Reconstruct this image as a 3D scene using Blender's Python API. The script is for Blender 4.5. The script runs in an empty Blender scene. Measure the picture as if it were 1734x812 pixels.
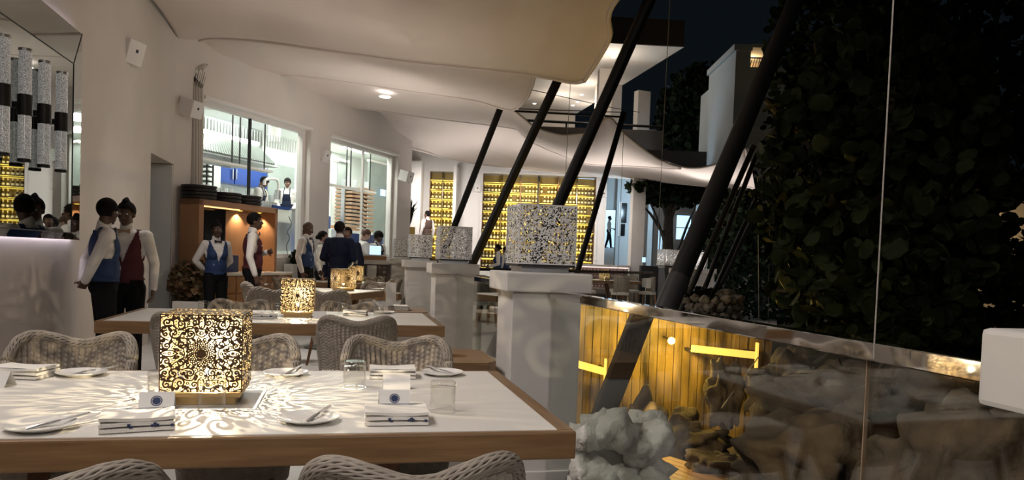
import bpy, bmesh, math, random
import numpy as np
from mathutils import Vector, Matrix, noise

random.seed(7)
SC = bpy.context.scene
COL = SC.collection
PI = math.pi

# ------------------------------------------------------------------ camera
FPX, CX, CY, PY0 = 1256.0, 867.0, 406.0, 484.0
YAW, PITCH, ROLL, CAMH = math.radians(12.8), math.radians(2.1), math.radians(2.06), 1.26
F0 = Vector((math.sin(YAW), math.cos(YAW), 0)); R0 = Vector((math.cos(YAW), -math.sin(YAW), 0)); U0 = Vector((0, 0, 1))
FW = F0 * math.cos(PITCH) - U0 * math.sin(PITCH); UP = U0 * math.cos(PITCH) + F0 * math.sin(PITCH)
UPR = UP * math.cos(ROLL) - R0 * math.sin(ROLL); RTR = R0 * math.cos(ROLL) + UP * math.sin(ROLL)
EYE = Vector((0, 0, CAMH))
cam_d = bpy.data.cameras.new('camera'); cam = bpy.data.objects.new('camera', cam_d); COL.objects.link(cam)
m = Matrix((RTR, UPR, -FW)).transposed().to_4x4(); m.translation = EYE; cam.matrix_world = m
cam_d.sensor_fit = 'HORIZONTAL'; cam_d.sensor_width = 36; cam_d.lens = FPX / 1734 * 36
cam_d.shift_y = (PY0 - CY) / 1734; cam_d.clip_start = 0.05; cam_d.clip_end = 300
SC.camera = cam

def ray(px, py):
    return RTR * ((px - CX) / FPX) + UPR * (-(py - PY0) / FPX) + FW
def at(px, py, d):                       # point seen at a pixel, d metres ahead (level distance)
    r = ray(px, py); return EYE + r * (d / r.dot(F0))
def atz(px, py, z):
    r = ray(px, py); return EYE + r * ((z - CAMH) / r.z)
def flo(px, d, z=0.0):                   # point on the floor below the line of sight
    p = at(px, 438 + 0.036 * (px - CX), d); return Vector((p.x, p.y, z))

# ------------------------------------------------------------------ world, exposure
SC.view_settings.view_transform = 'Standard'; SC.view_settings.look = 'None'
SC.view_settings.exposure = 0.12; SC.view_settings.gamma = 1.0
SC.view_settings.use_curve_mapping = False
W = bpy.data.worlds.new('night'); SC.world = W; W.use_nodes = True
nt = W.node_tree; nt.nodes['Background'].inputs[0].default_value = (0.10, 0.15, 0.20, 1); nt.nodes['Background'].inputs[1].default_value = 0.030
try:
    SC.cycles.max_bounces = 8; SC.cycles.diffuse_bounces = 4; SC.cycles.glossy_bounces = 4
    SC.cycles.transmission_bounces = 6; SC.cycles.transparent_max_bounces = 12
    SC.cycles.caustics_reflective = False; SC.cycles.caustics_refractive = False
    SC.cycles.sample_clamp_indirect = 4.0
except Exception:
    pass

def light(name, kind, loc, power, color=(1, 1, 1), size=0.1, aim=None, spot=None, size_y=None, blend=0.5, spread=None):
    l = bpy.data.lights.new(name, kind); l.energy = power; l.color = color
    if kind == 'AREA':
        l.size = size
        if size_y: l.shape = 'RECTANGLE'; l.size_y = size_y
        if spread: l.spread = spread
    else:
        l.shadow_soft_size = size
    if kind == 'SPOT': l.spot_size = spot or 1.2; l.spot_blend = blend
    o = bpy.data.objects.new(name, l); COL.objects.link(o); o.location = loc
    if aim is not None:
        o.rotation_euler = (Vector(aim) - Vector(loc)).to_track_quat('-Z', 'Y').to_euler()
    return o
WARM = (1.0, 0.90, 0.80); NEUT = (1.0, 0.93, 0.88)
# unseen area lights added below the sails to brighten the fabric
for (x, y, s, p) in ((0.0, 0.5, 3.0, 1.5), (0.0, 4.8, 3.0, 2), (0.0, 9.0, 3.0, 9), (1.2, 13.2, 3.0, 17)):
    light('sail_fill_light', 'AREA', (x, y, 2.05), p, WARM, s, (x, y, 5), spread=math.radians(115))
light('sail_fill_light', 'AREA', flo(800, 19.0, 2.0), 27, NEUT, 2.5, flo(800, 19.0, 6), spread=math.radians(130))
light('sail_fill_light', 'AREA', flo(1010, 18.5, 1.8), 30, NEUT, 2.0, flo(1030, 18.5, 6), spread=math.radians(125))
light('sail_fill_light', 'AREA', flo(1180, 17.5, 1.8), 26, NEUT, 1.5, flo(1180, 17.5, 6), spread=math.radians(125))

for px in (735, 880, 985):  # unseen lights added to whiten the wall round the wine
    light('wine_wall_fill', 'AREA', flo(px, 22.3, 3.55), 38, NEUT, 0.5, flo(px, 24.9, 1.6), spread=math.radians(140))
light('wall_grazer', 'AREA', (0.7, 8.6, 3.5), 6, NEUT, 0.8, (-2.5, 9.6, 2.2), spread=math.radians(110))  # unseen light added to lift the left wall
light('window_wall_grazer', 'AREA', (1.7, 11.2, 2.3), 12, NEUT, 0.6, (-1.2, 14.0, 3.9), spread=math.radians(100))  # unseen light added to brighten the upper window wall
light('rear_fill_light', 'AREA', (0.5, -2.6, 3.3), 9, NEUT, 0.8, (1.0, 4.2, 0.9), spread=math.radians(70))  # unseen light added behind the camera for the pier fronts
# unseen fill lights added high on the left to brighten the tables
for (y, p) in ((0.6, 25), (3.6, 27), (8.6, 36)):
    light('table_fill_light', 'AREA', (-1.7, y, 3.75), p, NEUT, 0.7, (0.2, y + 0.4, 0.6), spread=math.radians(112))

# ------------------------------------------------------------------ materials
def mat(name, col, rough=0.6, metal=0.0, var=None, vscale=8.0, bump=0.0, bscale=40.0, spec=0.5, trans=0.0, ior=1.45,
        emit=None, estr=0.0, stretch=None, detail=4.0, sheen=0.0):
    mt = bpy.data.materials.new(name); mt.use_nodes = True
    n = mt.node_tree.nodes; l = mt.node_tree.links; b = n['Principled BSDF']
    b.inputs['Base Color'].default_value = (*col, 1); b.inputs['Roughness'].default_value = rough
    b.inputs['Metallic'].default_value = metal; b.inputs['Specular IOR Level'].default_value = spec
    b.inputs['Transmission Weight'].default_value = trans; b.inputs['IOR'].default_value = ior
    if sheen: b.inputs['Sheen Weight'].default_value = sheen
    if emit: b.inputs['Emission Color'].default_value = (*emit, 1); b.inputs['Emission Strength'].default_value = estr
    if var or bump:
        tc = n.new('ShaderNodeTexCoord'); mp = n.new('ShaderNodeMapping'); l.new(tc.outputs['Object'], mp.inputs[0])
        if stretch: mp.inputs['Scale'].default_value = stretch
    if var:
        t = n.new('ShaderNodeTexNoise'); t.inputs['Scale'].default_value = vscale; t.inputs['Detail'].default_value = detail
        l.new(mp.outputs[0], t.inputs['Vector'])
        r = n.new('ShaderNodeValToRGB'); r.color_ramp.elements[0].position = 0.3; r.color_ramp.elements[1].position = 0.7
        r.color_ramp.elements[0].color = (*col, 1); r.color_ramp.elements[1].color = (*var, 1)
        l.new(t.outputs['Fac'], r.inputs[0]); l.new(r.outputs[0], b.inputs['Base Color'])
    if bump:
        t2 = n.new('ShaderNodeTexNoise'); t2.inputs['Scale'].default_value = bscale; t2.inputs['Detail'].default_value = 4
        l.new(mp.outputs[0], t2.inputs['Vector'])
        bp = n.new('ShaderNodeBump'); bp.inputs['Strength'].default_value = bump; bp.inputs['Distance'].default_value = 0.02
        l.new(t2.outputs['Fac'], bp.inputs['Height']); l.new(bp.outputs[0], b.inputs['Normal'])
    return mt

def glass_mat(name, tint=(1, 1, 1), refl=1.0, base=0.03, rough=0.0, power=5.0):
    mt = bpy.data.materials.new(name); mt.use_nodes = True
    n = mt.node_tree.nodes; l = mt.node_tree.links; n.remove(n['Principled BSDF'])
    tr = n.new('ShaderNodeBsdfTransparent'); tr.inputs[0].default_value = (*tint, 1)
    gl = n.new('ShaderNodeBsdfGlossy'); gl.inputs['Roughness'].default_value = rough; gl.inputs[0].default_value = (1, 1, 1, 1)
    lw = n.new('ShaderNodeLayerWeight'); lw.inputs[0].default_value = 0.5
    fr = n.new('ShaderNodeMath'); fr.operation = 'POWER'; fr.inputs[1].default_value = power; l.new(lw.outputs['Facing'], fr.inputs[0])
    mm = n.new('ShaderNodeMath'); mm.operation = 'MULTIPLY_ADD'; mm.inputs[1].default_value = refl; mm.inputs[2].default_value = base
    mm.use_clamp = True
    mx = n.new('ShaderNodeMixShader'); l.new(fr.outputs[0], mm.inputs[0]); l.new(mm.outputs[0], mx.inputs[0])
    l.new(tr.outputs[0], mx.inputs[1]); l.new(gl.outputs[0], mx.inputs[2])
    l.new(mx.outputs[0], n['Material Output'].inputs[0]); return mt

M = {}
M['plaster'] = mat('plaster', (0.62, 0.57, 0.53), 0.8, var=(0.66, 0.61, 0.57), vscale=1.2, bump=0.06, bscale=14)
M['white_paint'] = mat('white_paint', (0.74, 0.71, 0.68), 0.55, var=(0.70, 0.67, 0.64), vscale=2)
M['pier_paint'] = mat('pier_paint', (0.58, 0.55, 0.52), 0.55, var=(0.62, 0.59, 0.56), vscale=3)
M['jamb'] = mat('jamb', (0.56, 0.59, 0.60), 0.7, var=(0.6, 0.62, 0.63), vscale=2)
M['floor'] = mat('floor_tile', (0.55, 0.53, 0.50), 0.35, var=(0.62, 0.60, 0.57), vscale=1.5)
M['sail'] = mat('sail_cloth', (0.62, 0.55, 0.51), 0.9, var=(0.66, 0.59, 0.55), vscale=1.0, bump=0.05, bscale=60, spec=0.1, stretch=(1, 0.35, 1))
M['wood'] = mat('oiled_wood', (0.16, 0.085, 0.036), 0.42, var=(0.24, 0.14, 0.064), vscale=6, bump=0.05, bscale=25, stretch=(0.6, 9, 9), detail=6)
M['wood_y'] = mat('oiled_wood_along_depth', (0.16, 0.085, 0.036), 0.42, var=(0.24, 0.14, 0.064), vscale=6, bump=0.05, bscale=25, stretch=(9, 0.6, 9), detail=6)
M['oak'] = mat('golden_oak', (0.33, 0.175, 0.085), 0.45, var=(0.39, 0.21, 0.105), vscale=5, stretch=(7, 7, 0.7), detail=6)
M['darkwood'] = mat('dark_wood', (0.10, 0.045, 0.022), 0.45, var=(0.15, 0.07, 0.035), vscale=6, stretch=(8, 8, 0.8))
M['top'] = mat('table_inlay', (0.70, 0.67, 0.62), 0.38, var=(0.74, 0.71, 0.66), vscale=3)
M['wicker'] = mat('wicker', (0.25, 0.212, 0.175), 0.75, var=(0.35, 0.305, 0.255), vscale=26, bump=0.12, bscale=160, detail=3)
M['black'] = mat('black_steel', (0.016, 0.015, 0.015), 0.45, var=(0.022, 0.02, 0.02), vscale=4)
M['bronze_tube'] = mat('dark_tube', (0.0045, 0.004, 0.0036), 0.5, var=(0.006, 0.0055, 0.005), vscale=5, spec=0.3)
M['cutlery'] = mat('cutlery_steel', (0.80, 0.79, 0.78), 0.22, 0.7, var=(0.78, 0.77, 0.76), vscale=3)
M['chrome'] = mat('polished_steel', (0.72, 0.71, 0.70), 0.04, 1.0, var=(0.70, 0.69, 0.68), vscale=3)
M['steel'] = mat('brushed_steel', (0.62, 0.63, 0.64), 0.32, 1.0, var=(0.55, 0.56, 0.57), vscale=12, stretch=(1, 1, 12))
M['mirror'] = mat('mirror_glass', (0.42, 0.45, 0.43), 0.01, 1.0, var=(0.41, 0.44, 0.42), vscale=1)
M['brass'] = mat('pierced_brass', (0.56, 0.40, 0.20), 0.42, 0.9, var=(0.50, 0.35, 0.17), vscale=9)
M['brass_dark'] = mat('brass_shade_face', (0.10, 0.06, 0.03), 0.5, 0.6, var=(0.08, 0.048, 0.024), vscale=9)  # dark copy of the brass, outer faces painted as if in shade
M['brass_in'] = mat('brass_lit_face', (0.16, 0.115, 0.055), 0.5, var=(0.14, 0.10, 0.048), vscale=9)  # lighter copy for the inner faces, so they read as lit
M['silver'] = mat('crackled_silver', (0.80, 0.79, 0.78), 0.35, 0.2, var=(0.88, 0.87, 0.86), vscale=30)
M['dark_in'] = mat('shaded_inside', (0.012, 0.012, 0.012), 0.6, var=(0.015, 0.015, 0.015), vscale=9)  # shade inside the pier lanterns painted as a black inner face
M['china'] = mat('white_china', (0.80, 0.78, 0.74), 0.15, var=(0.78, 0.76, 0.72), vscale=4)
M['linen'] = mat('linen', (0.78, 0.75, 0.70), 0.85, var=(0.72, 0.69, 0.64), vscale=20, bump=0.08, bscale=180)
M['navy'] = mat('navy_ink', (0.02, 0.035, 0.10), 0.7, var=(0.025, 0.04, 0.11), vscale=10)
M['card'] = mat('white_card', (0.80, 0.78, 0.76), 0.6, var=(0.78, 0.76, 0.74), vscale=8)
M['tumbler'] = glass_mat('tumbler_glass', (0.98, 0.98, 0.97), 0.8, 0.025, 0.02, 2.6)
M['rail_glass'] = glass_mat('rail_glass', (0.94, 0.96, 0.94), 1.0, 0.04)
M['window_glass'] = glass_mat('window_glass', (0.99, 1.0, 0.99), 0.35, 0.0)
M['stone'] = mat('coral_stone', (0.52, 0.49, 0.44), 0.9, var=(0.66, 0.63, 0.58), vscale=9, bump=0.7, bscale=28)
M['fieldstone'] = mat('fieldstone', (0.22, 0.19, 0.155), 0.9, var=(0.36, 0.32, 0.27), vscale=9, bump=0.6, bscale=28)
M['rock'] = mat('rock', (0.05, 0.038, 0.026), 0.9, var=(0.15, 0.115, 0.08), vscale=5, bump=1.0, bscale=16)
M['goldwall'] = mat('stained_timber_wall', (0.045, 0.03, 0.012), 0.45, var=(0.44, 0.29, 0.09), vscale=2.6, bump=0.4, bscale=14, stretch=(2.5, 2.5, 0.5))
M['deck'] = mat('deck_board', (0.40, 0.22, 0.10), 0.55, var=(0.50, 0.29, 0.14), vscale=5, stretch=(1, 8, 8))
M['soil'] = mat('soil', (0.05, 0.04, 0.03), 0.95, var=(0.08, 0.065, 0.05), vscale=5)
M['skin_dark'] = mat('dark_brown_skin', (0.075, 0.038, 0.025), 0.5, var=(0.09, 0.047, 0.031), vscale=14)
M['skin_mid'] = mat('brown_skin', (0.17, 0.09, 0.06), 0.5, var=(0.19, 0.10, 0.07), vscale=14)
M['skin_light'] = mat('light_skin', (0.52, 0.32, 0.24), 0.5, var=(0.56, 0.35, 0.27), vscale=14)
M['hair'] = mat('black_hair', (0.007, 0.006, 0.0055), 0.75, var=(0.011, 0.009, 0.008), vscale=60, bump=0.4, bscale=220, spec=0.12)
M['hair_brown'] = mat('brown_hair', (0.11, 0.055, 0.03), 0.6, var=(0.14, 0.07, 0.04), vscale=60, bump=0.4, bscale=220)
M['shirt'] = mat('white_shirt', (0.76, 0.73, 0.70), 0.8, var=(0.70, 0.67, 0.64), vscale=7, bump=0.25, bscale=9)
M['vest_blue'] = mat('blue_vest', (0.012, 0.034, 0.105), 0.75, var=(0.015, 0.040, 0.12), vscale=14, bump=0.1, bscale=12)
M['vest_red'] = mat('maroon_vest', (0.065, 0.009, 0.016), 0.75, var=(0.078, 0.011, 0.019), vscale=14, bump=0.1, bscale=12)
M['vest_brown'] = mat('brown_vest', (0.07, 0.04, 0.03), 0.75, var=(0.08, 0.046, 0.034), vscale=14)
M['suit'] = mat('navy_suit', (0.010, 0.014, 0.035), 0.75, var=(0.013, 0.018, 0.042), vscale=14, bump=0.12, bscale=9, spec=0.2)
M['trouser'] = mat('black_trousers', (0.006, 0.006, 0.007), 0.8, var=(0.008, 0.008, 0.009), vscale=14, bump=0.2, bscale=9, spec=0.15)
M['eye'] = mat('eye_white', (0.6, 0.58, 0.55), 0.2, var=(0.62, 0.6, 0.57), vscale=3)
M['iris'] = mat('dark_iris', (0.01, 0.008, 0.006), 0.15, var=(0.012, 0.01, 0.008), vscale=3)
M['lips'] = mat('lips', (0.12, 0.045, 0.035), 0.5, var=(0.13, 0.05, 0.04), vscale=9)
M['tan'] = mat('tan_tie', (0.30, 0.20, 0.13), 0.6, var=(0.34, 0.23, 0.15), vscale=10)
M['rope_dark'] = mat('darker_rope', (0.36, 0.33, 0.29), 0.8, var=(0.28, 0.25, 0.22), vscale=90)  # darker tone for every other cord and the cables
M['rope'] = mat('white_rope', (0.55, 0.51, 0.46), 0.8, var=(0.42, 0.39, 0.35), vscale=90)
M['led_white'] = mat('led_white', (0.9, 0.9, 0.9), 0.5, emit=(1, 0.97, 0.92), estr=6)
M['led_gold'] = mat('led_gold', (0.9, 0.7, 0.2), 0.5, emit=(1.0, 0.74, 0.13), estr=1.25)
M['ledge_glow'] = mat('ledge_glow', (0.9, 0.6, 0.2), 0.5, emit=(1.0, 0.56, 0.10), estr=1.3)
M['bulb_gold'] = mat('bulb_gold', (0.9, 0.7, 0.2), 0.5, emit=(1.0, 0.72, 0.16), estr=25)
M['bulb'] = mat('lantern_bulb', (0.9, 0.8, 0.6), 0.5, emit=(1.0, 0.84, 0.55), estr=20)
M['mauve'] = mat('led_mauve', (0.8, 0.75, 0.8), 0.5, emit=(0.95, 0.86, 1.0), estr=13)
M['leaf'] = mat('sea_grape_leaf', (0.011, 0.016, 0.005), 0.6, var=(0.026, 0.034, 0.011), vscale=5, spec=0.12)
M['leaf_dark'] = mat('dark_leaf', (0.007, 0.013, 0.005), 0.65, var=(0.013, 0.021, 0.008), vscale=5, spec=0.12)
M['croton'] = mat('croton_leaf', (0.20, 0.08, 0.045), 0.45, var=(0.08, 0.10, 0.04), vscale=16)
M['bark'] = mat('bark', (0.05, 0.04, 0.03), 0.9, var=(0.08, 0.065, 0.05), vscale=9, bump=0.5, bscale=30)
M['kitchen_white'] = mat('kitchen_white', (0.80, 0.83, 0.79), 0.5, var=(0.77, 0.80, 0.76), vscale=2)
M['kitchen_blue'] = mat('kitchen_blue', (0.010, 0.040, 0.20), 0.3, var=(0.012, 0.046, 0.22), vscale=3)
M['grey_green'] = mat('grey_green_panel', (0.24, 0.28, 0.26), 0.4, var=(0.29, 0.33, 0.31), vscale=3)
M['screen'] = mat('dark_screen', (0.006, 0.007, 0.008), 0.12, var=(0.008, 0.009, 0.01), vscale=3)
M['amber_back'] = mat('amber_back_panel', (0.22, 0.14, 0.025), 0.5, var=(0.30, 0.20, 0.04), vscale=4)
M['bottle'] = mat('dark_bottle', (0.05, 0.035, 0.010), 0.15, var=(0.07, 0.05, 0.014), vscale=10)
M['bottle_cap'] = mat('bottle_foil', (0.85, 0.66, 0.26), 0.35, 0.2, var=(0.80, 0.60, 0.22), vscale=10)
M['bottle_label'] = mat('bottle_paper', (0.70, 0.62, 0.42), 0.6, var=(0.62, 0.54, 0.36), vscale=10)
M['pink'] = mat('pink_leather', (0.30, 0.20, 0.19), 0.5, var=(0.34, 0.23, 0.22), vscale=8)
M['taupe'] = mat('taupe_stud', (0.20, 0.17, 0.155), 0.6, var=(0.24, 0.205, 0.185), vscale=8)
M['facade'] = mat('hotel_render', (0.50, 0.44, 0.38), 0.8, var=(0.54, 0.48, 0.42), vscale=1)
M['facade_dark'] = mat('unlit_render', (0.085, 0.062, 0.048), 0.85, var=(0.10, 0.075, 0.058), vscale=1)  # dark copy of the hotel render, lack of light put into the colour
M['tower'] = mat('tower_render', (0.42, 0.46, 0.48), 0.85, var=(0.48, 0.52, 0.54), vscale=1)
M['yellow_pot'] = mat('yellow_pot', (0.62, 0.44, 0.12), 0.5, var=(0.66, 0.48, 0.15), vscale=4)
M['blue_lit'] = mat('blue_glow', (0.5, 0.7, 0.9), 0.5, emit=(0.45, 0.72, 1.0), estr=1.2)
M['seed_glass'] = None

# ------------------------------------------------------------------ mesh builder
class MB:
    def __init__(self): self.v = []; self.f = []
    def add(self, vs, fs):
        o = len(self.v); self.v += [tuple(p) for p in vs]; self.f += [tuple(i + o for i in f) for f in fs]; return self
    def box(self, x0, y0, z0, x1, y1, z1, mtx=None):
        vs = [Vector((x, y, z)) for z in (z0, z1) for y in (y0, y1) for x in (x0, x1)]
        if mtx is not None: vs = [mtx @ p for p in vs]
        return self.add(vs, [(0, 2, 3, 1), (4, 5, 7, 6), (0, 1, 5, 4), (2, 6, 7, 3), (0, 4, 6, 2), (1, 3, 7, 5)])
    def beam(self, a, b, w, h, up=(0, 0, 1)):
        a = Vector(a); b = Vector(b); d = (b - a).normalized(); s = d.cross(Vector(up)).normalized(); u = s.cross(d)
        vs = [p + s * (sx * w / 2) + u * (sz * h / 2) for p in (a, b) for sz in (-1, 1) for sx in (-1, 1)]
        return self.add(vs, [(0, 2, 3, 1), (4, 5, 7, 6), (0, 1, 5, 4), (2, 6, 7, 3), (0, 4, 6, 2), (1, 3, 7, 5)])
    def tube(self, pts, r, n=8, cap=True):
        pts = [Vector(p) for p in pts]; k = len(pts); rs = r if isinstance(r, (list, tuple)) else [r] * k
        d0 = (pts[1] - pts[0]).normalized(); u = d0.orthogonal().normalized(); vs = []
        for i, p in enumerate(pts):
            d = (pts[min(i + 1, k - 1)] - pts[max(i - 1, 0)]).normalized()
            u = (u - d * u.dot(d)); u = u.normalized() if u.length > 1e-6 else d.orthogonal().normalized(); w = d.cross(u)
            vs += [p + (u * math.cos(2 * PI * j / n) + w * math.sin(2 * PI * j / n)) * rs[i] for j in range(n)]
        fs = [(i * n + j, i * n + (j + 1) % n, (i + 1) * n + (j + 1) % n, (i + 1) * n + j) for i in range(k - 1) for j in range(n)]
        if cap: fs += [tuple(range(n))[::-1], tuple((k - 1) * n + j for j in range(n))]
        return self.add(vs, fs)
    def lathe(self, prof, n=24, c=(0, 0, 0), cap=True):
        c = Vector(c); vs = []
        for r, z in prof:
            vs += [c + Vector((r * math.cos(2 * PI * j / n), r * math.sin(2 * PI * j / n), z)) for j in range(n)]
        k = len(prof)
        fs = [(i * n + j, i * n + (j + 1) % n, (i + 1) * n + (j + 1) % n, (i + 1) * n + j) for i in range(k - 1) for j in range(n)]
        if cap: fs += [tuple(range(n))[::-1], tuple((k - 1) * n + j for j in range(n))]
        return self.add(vs, fs)
    def grid(self, rows):
        k = len(rows); n = len(rows[0]); vs = [p for r in rows for p in r]
        return self.add(vs, [(i * n + j, i * n + j + 1, (i + 1) * n + j + 1, (i + 1) * n + j) for i in range(k - 1) for j in range(n - 1)])
    def prism(self, poly, z0, z1):
        n = len(poly); vs = [(p[0], p[1], z0) for p in poly] + [(p[0], p[1], z1) for p in poly]
        return self.add(vs, [tuple(range(n))[::-1], tuple(range(n, 2 * n))] + [(i, (i + 1) % n, n + (i + 1) % n, n + i) for i in range(n)])
    def mesh(self, name, mt, smooth=False, bevel=0, ang=None):
        me = bpy.data.meshes.new(name); me.from_pydata([tuple(p) for p in self.v], [], self.f); me.materials.append(mt)
        if bevel or True:
            bm = bmesh.new(); bm.from_mesh(me)
            bmesh.ops.recalc_face_normals(bm, faces=bm.faces)
            if bevel:
                es = [e for e in bm.edges if len(e.link_faces) == 2 and e.calc_face_angle(0) > 0.6]
                bmesh.ops.bevel(bm, geom=es, offset=bevel, segments=2, affect='EDGES', profile=0.6, clamp_overlap=True)
            bm.to_mesh(me); bm.free()
        if smooth:
            me.polygons.foreach_set('use_smooth', [True] * len(me.polygons))
            try: me.set_sharp_from_angle(angle=ang if ang else 0.7)
            except Exception: pass
        return me
    def build(self, name, mt, parent=None, smooth=False, bevel=0, ang=None):
        return link(name, self.mesh(name, mt, smooth, bevel, ang), parent)

def link(name, me, parent=None):
    o = bpy.data.objects.new(name, me); COL.objects.link(o)
    if parent is not None: o.parent = parent
    return o
def tag(o, label=None, cat=None, group=None, kind=None):
    if label: o['label'] = label
    if cat: o['category'] = cat
    if group: o['group'] = group
    if kind: o['kind'] = kind
    return o
def thing(name, label, cat, loc=(0, 0, 0), rz=0.0, group=None):
    o = bpy.data.objects.new(name, None); COL.objects.link(o); o.location = loc; o.rotation_euler = (0, 0, rz)
    o.empty_display_size = 0.1
    return tag(o, label, cat, group)
def struct(name, mb, mt, parent=None, **k):
    o = mb.build(name, mt, parent, **k)
    if parent is None: o['kind'] = 'structure'
    return o
def dup(root, loc=None, rz=None, label=None, group=None):
    r = root.copy(); COL.objects.link(r)
    if loc is not None: r.location = loc
    if rz is not None: r.rotation_euler = (0, 0, rz)
    if label: r['label'] = label
    if group: r['group'] = group
    for ch in list(root.children):
        c = ch.copy(); COL.objects.link(c); c.parent = r
        for g in list(ch.children):
            d = g.copy(); COL.objects.link(d); d.parent = c
    return r
def icoblob(seed, rx, ry, rz, amp=0.25, sub=2, craggy=False):
    bm = bmesh.new(); bmesh.ops.create_icosphere(bm, subdivisions=sub, radius=1.0)
    off = Vector((seed * 7.3, seed * 3.1, seed * 1.7))
    for v in bm.verts:
        s = 1 + amp * noise.noise(v.co * 1.3 + off) + amp * 0.6 * noise.noise(v.co * 3.1 + off)
        if craggy: s += amp * (0.35 * abs(noise.noise(v.co * 3.3 + off)) + 0.14 * abs(noise.noise(v.co * 8.1 + off)) + 0.05 * noise.noise(v.co * 17 + off)) - 0.12 * amp
        v.co = Vector((v.co.x * rx, v.co.y * ry, v.co.z * rz)) * s
    mb = MB(); bm.verts.ensure_lookup_table()
    mb.add([v.co.copy() for v in bm.verts], [tuple(v.index for v in f.verts) for f in bm.faces]); bm.free(); return mb
# ------------------------------------------------------------------ setting
KT = Vector((0.533, 0.846, 0)); KN = Vector((-0.846, 0.533, 0)); KO = Vector((-2.17, 12.3, 0))
KM = Matrix((KT, KN, U0)).transposed().to_4x4(); KM.translation = KO        # window wall frame: along, into kitchen, up
FM = Matrix((R0, F0, U0)).transposed().to_4x4()                             # level frame of the view: across, ahead, up
def lat(px, d): return (px - CX) / FPX * d

f1 = flo(940, 9.85); f2 = flo(1115, 9.9); f3 = flo(1200, 12.6); f4 = flo(1320, 16); f5 = flo(1320, 34); f6 = flo(560, 34)
struct('floor', MB().prism([(-2.7, -5), (1.42, -5), (1.42, 8.6), (f1.x, f1.y), (f2.x, f2.y), (f3.x, f3.y), (f4.x, f4.y), (f5.x, f5.y), (f6.x, f6.y), (-6.5, 20), (-2.7, 12)], -0.2, 0), M['floor'])
struct('ground', MB().box(-20, -8, -1.9, 45, 70, -1.7), M['soil'])

# left wall with the door recess
XL = -2.45
wl = MB()
wl.box(XL - 0.3, -5, 0, XL, 10.35, 4.6).box(XL - 0.3, 10.35, 2.45, XL, 11.65, 4.6).box(XL - 0.9, 11.65, 0, XL, 11.82, 4.6)
wl.box(XL - 0.95, 10.2, 0, XL - 0.9, 11.7, 2.6)
wl.prism([(XL - 0.01, 11.66), (KO.x + 0.003, KO.y + 0.002), (KO.x - 0.24, KO.y + 0.15), (XL - 0.3, 11.95)], 0, 4.6)
struct('wall_left', wl, M['plaster'])
struct('door_1', MB().box(XL - 0.88, 11.60, 0, XL - 0.012, 11.648, 2.44), M['jamb'])
struct('wall_behind', MB().box(-2.7, -5.2, 0, 1.6, -5, 4.6), M['plaster'])
tag(MB().box(XL, 10.0, 1.20, XL + 0.012, 10.07, 1.32).build('light_switch', M['white_paint'], bevel=0.004), 'small white light switch beside the tall doorway', 'switch')
tag(MB().box(XL, 9.9, 0.30, XL + 0.02, 10.02, 0.42).build('floor_socket', M['black'], bevel=0.005), 'black power socket low on the wall before the doorway', 'socket')

# window wall
SE = 6.95
ww = MB()
for (s0, s1, z0, z1) in ((-0.02, 0.0, 0, 4.6), (0, 2.8, 0, 1.13), (0, 2.8, 3.56, 4.6), (2.8, 3.47, 0, 4.6), (3.47, 6.26, 0, 1.13), (3.47, 6.26, 3.56, 4.6), (6.26, SE, 0, 4.6)):
    ww.box(s0, 0, z0, s1, 0.28, z1, KM)
struct('wall_window', ww, M['plaster'])
for k, (s0, s1, mull, mm) in enumerate(((0, 2.8, 1.28, 'black'), (3.47, 6.26, 4.98, 'white_paint'))):
    fr = MB()
    for (a, b, c, d) in ((s0, s1, 1.13, 1.20), (s0, s1, 3.49, 3.56), (s0, s0 + 0.05, 1.2, 3.49), (s1 - 0.09, s1, 1.2, 3.49)):
        fr.box(a, 0.12, c, b, 0.24, d, KM)
    w = struct('window_%d' % (k + 1), fr, M['white_paint'])
    MB().box(s0, -0.03, 3.555, s1 + 0.02, 0.10, 3.60, KM).build('window_head', M['white_paint'], w)
    MB().box(s0 + 0.05, 0.17, 1.2, mull - 0.015, 0.18, 3.49, KM).build('pane', M['window_glass'], w)
    MB().box(mull + 0.015, 0.17, 1.2, s1 - 0.09, 0.18, 3.49, KM).build('pane', M['window_glass'], w)
    MB().box(mull - 0.015, 0.15, 1.2, mull + 0.015, 0.20, 3.49, KM).build('mullion', M[mm], w)
# room behind the windows
kr = MB()
kr.box(-1.2, 4.2, 0.9, 13.2, 4.4, 4.4, KM).box(-1.4, 0.28, 0.9, -1.2, 4.4, 4.4, KM)
struct('wall_kitchen', kr, M['kitchen_white'])
def kprism(z0, z1):
    q = MB().prism([(-1.4, 0.285), (6.9, 0.285), (12.6, 3.25), (13.0, 4.4), (-1.4, 4.4)], z0, z1); q.v = [tuple(KM @ Vector(p)) for p in q.v]; return q
struct('floor_kitchen', kprism(0.9, 1.1), M['kitchen_white'])
struct('ceiling_kitchen', kprism(4.25, 4.4), M['kitchen_white'])
for (s, n_, p, sz) in ((1.4, 0.62, 55, 0.6), (4.9, 0.62, 50, 0.6), (3.0, 2.4, 95, 1.2), (5.4, 2.8, 95, 1.2), (7.6, 2.2, 75, 1.2), (9.6, 3.2, 70, 1.0)):  # pair nearest the glass added to brighten the window reveals
    light('kitchen_ceiling_lamp', 'AREA', KM @ Vector((s, n_, 4.22)), p, (0.97, 1.0, 0.94), sz, KM @ Vector((s, n_, 0)))
    tag(MB().box(s - 0.6, n_ - 0.15, 4.235, s + 0.6, n_ + 0.15, 4.25, KM).build('ceiling_panel_light', M['led_white']), 'flat white light panel in the ceiling behind the windows', 'light', 'ceiling light panels')

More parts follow.
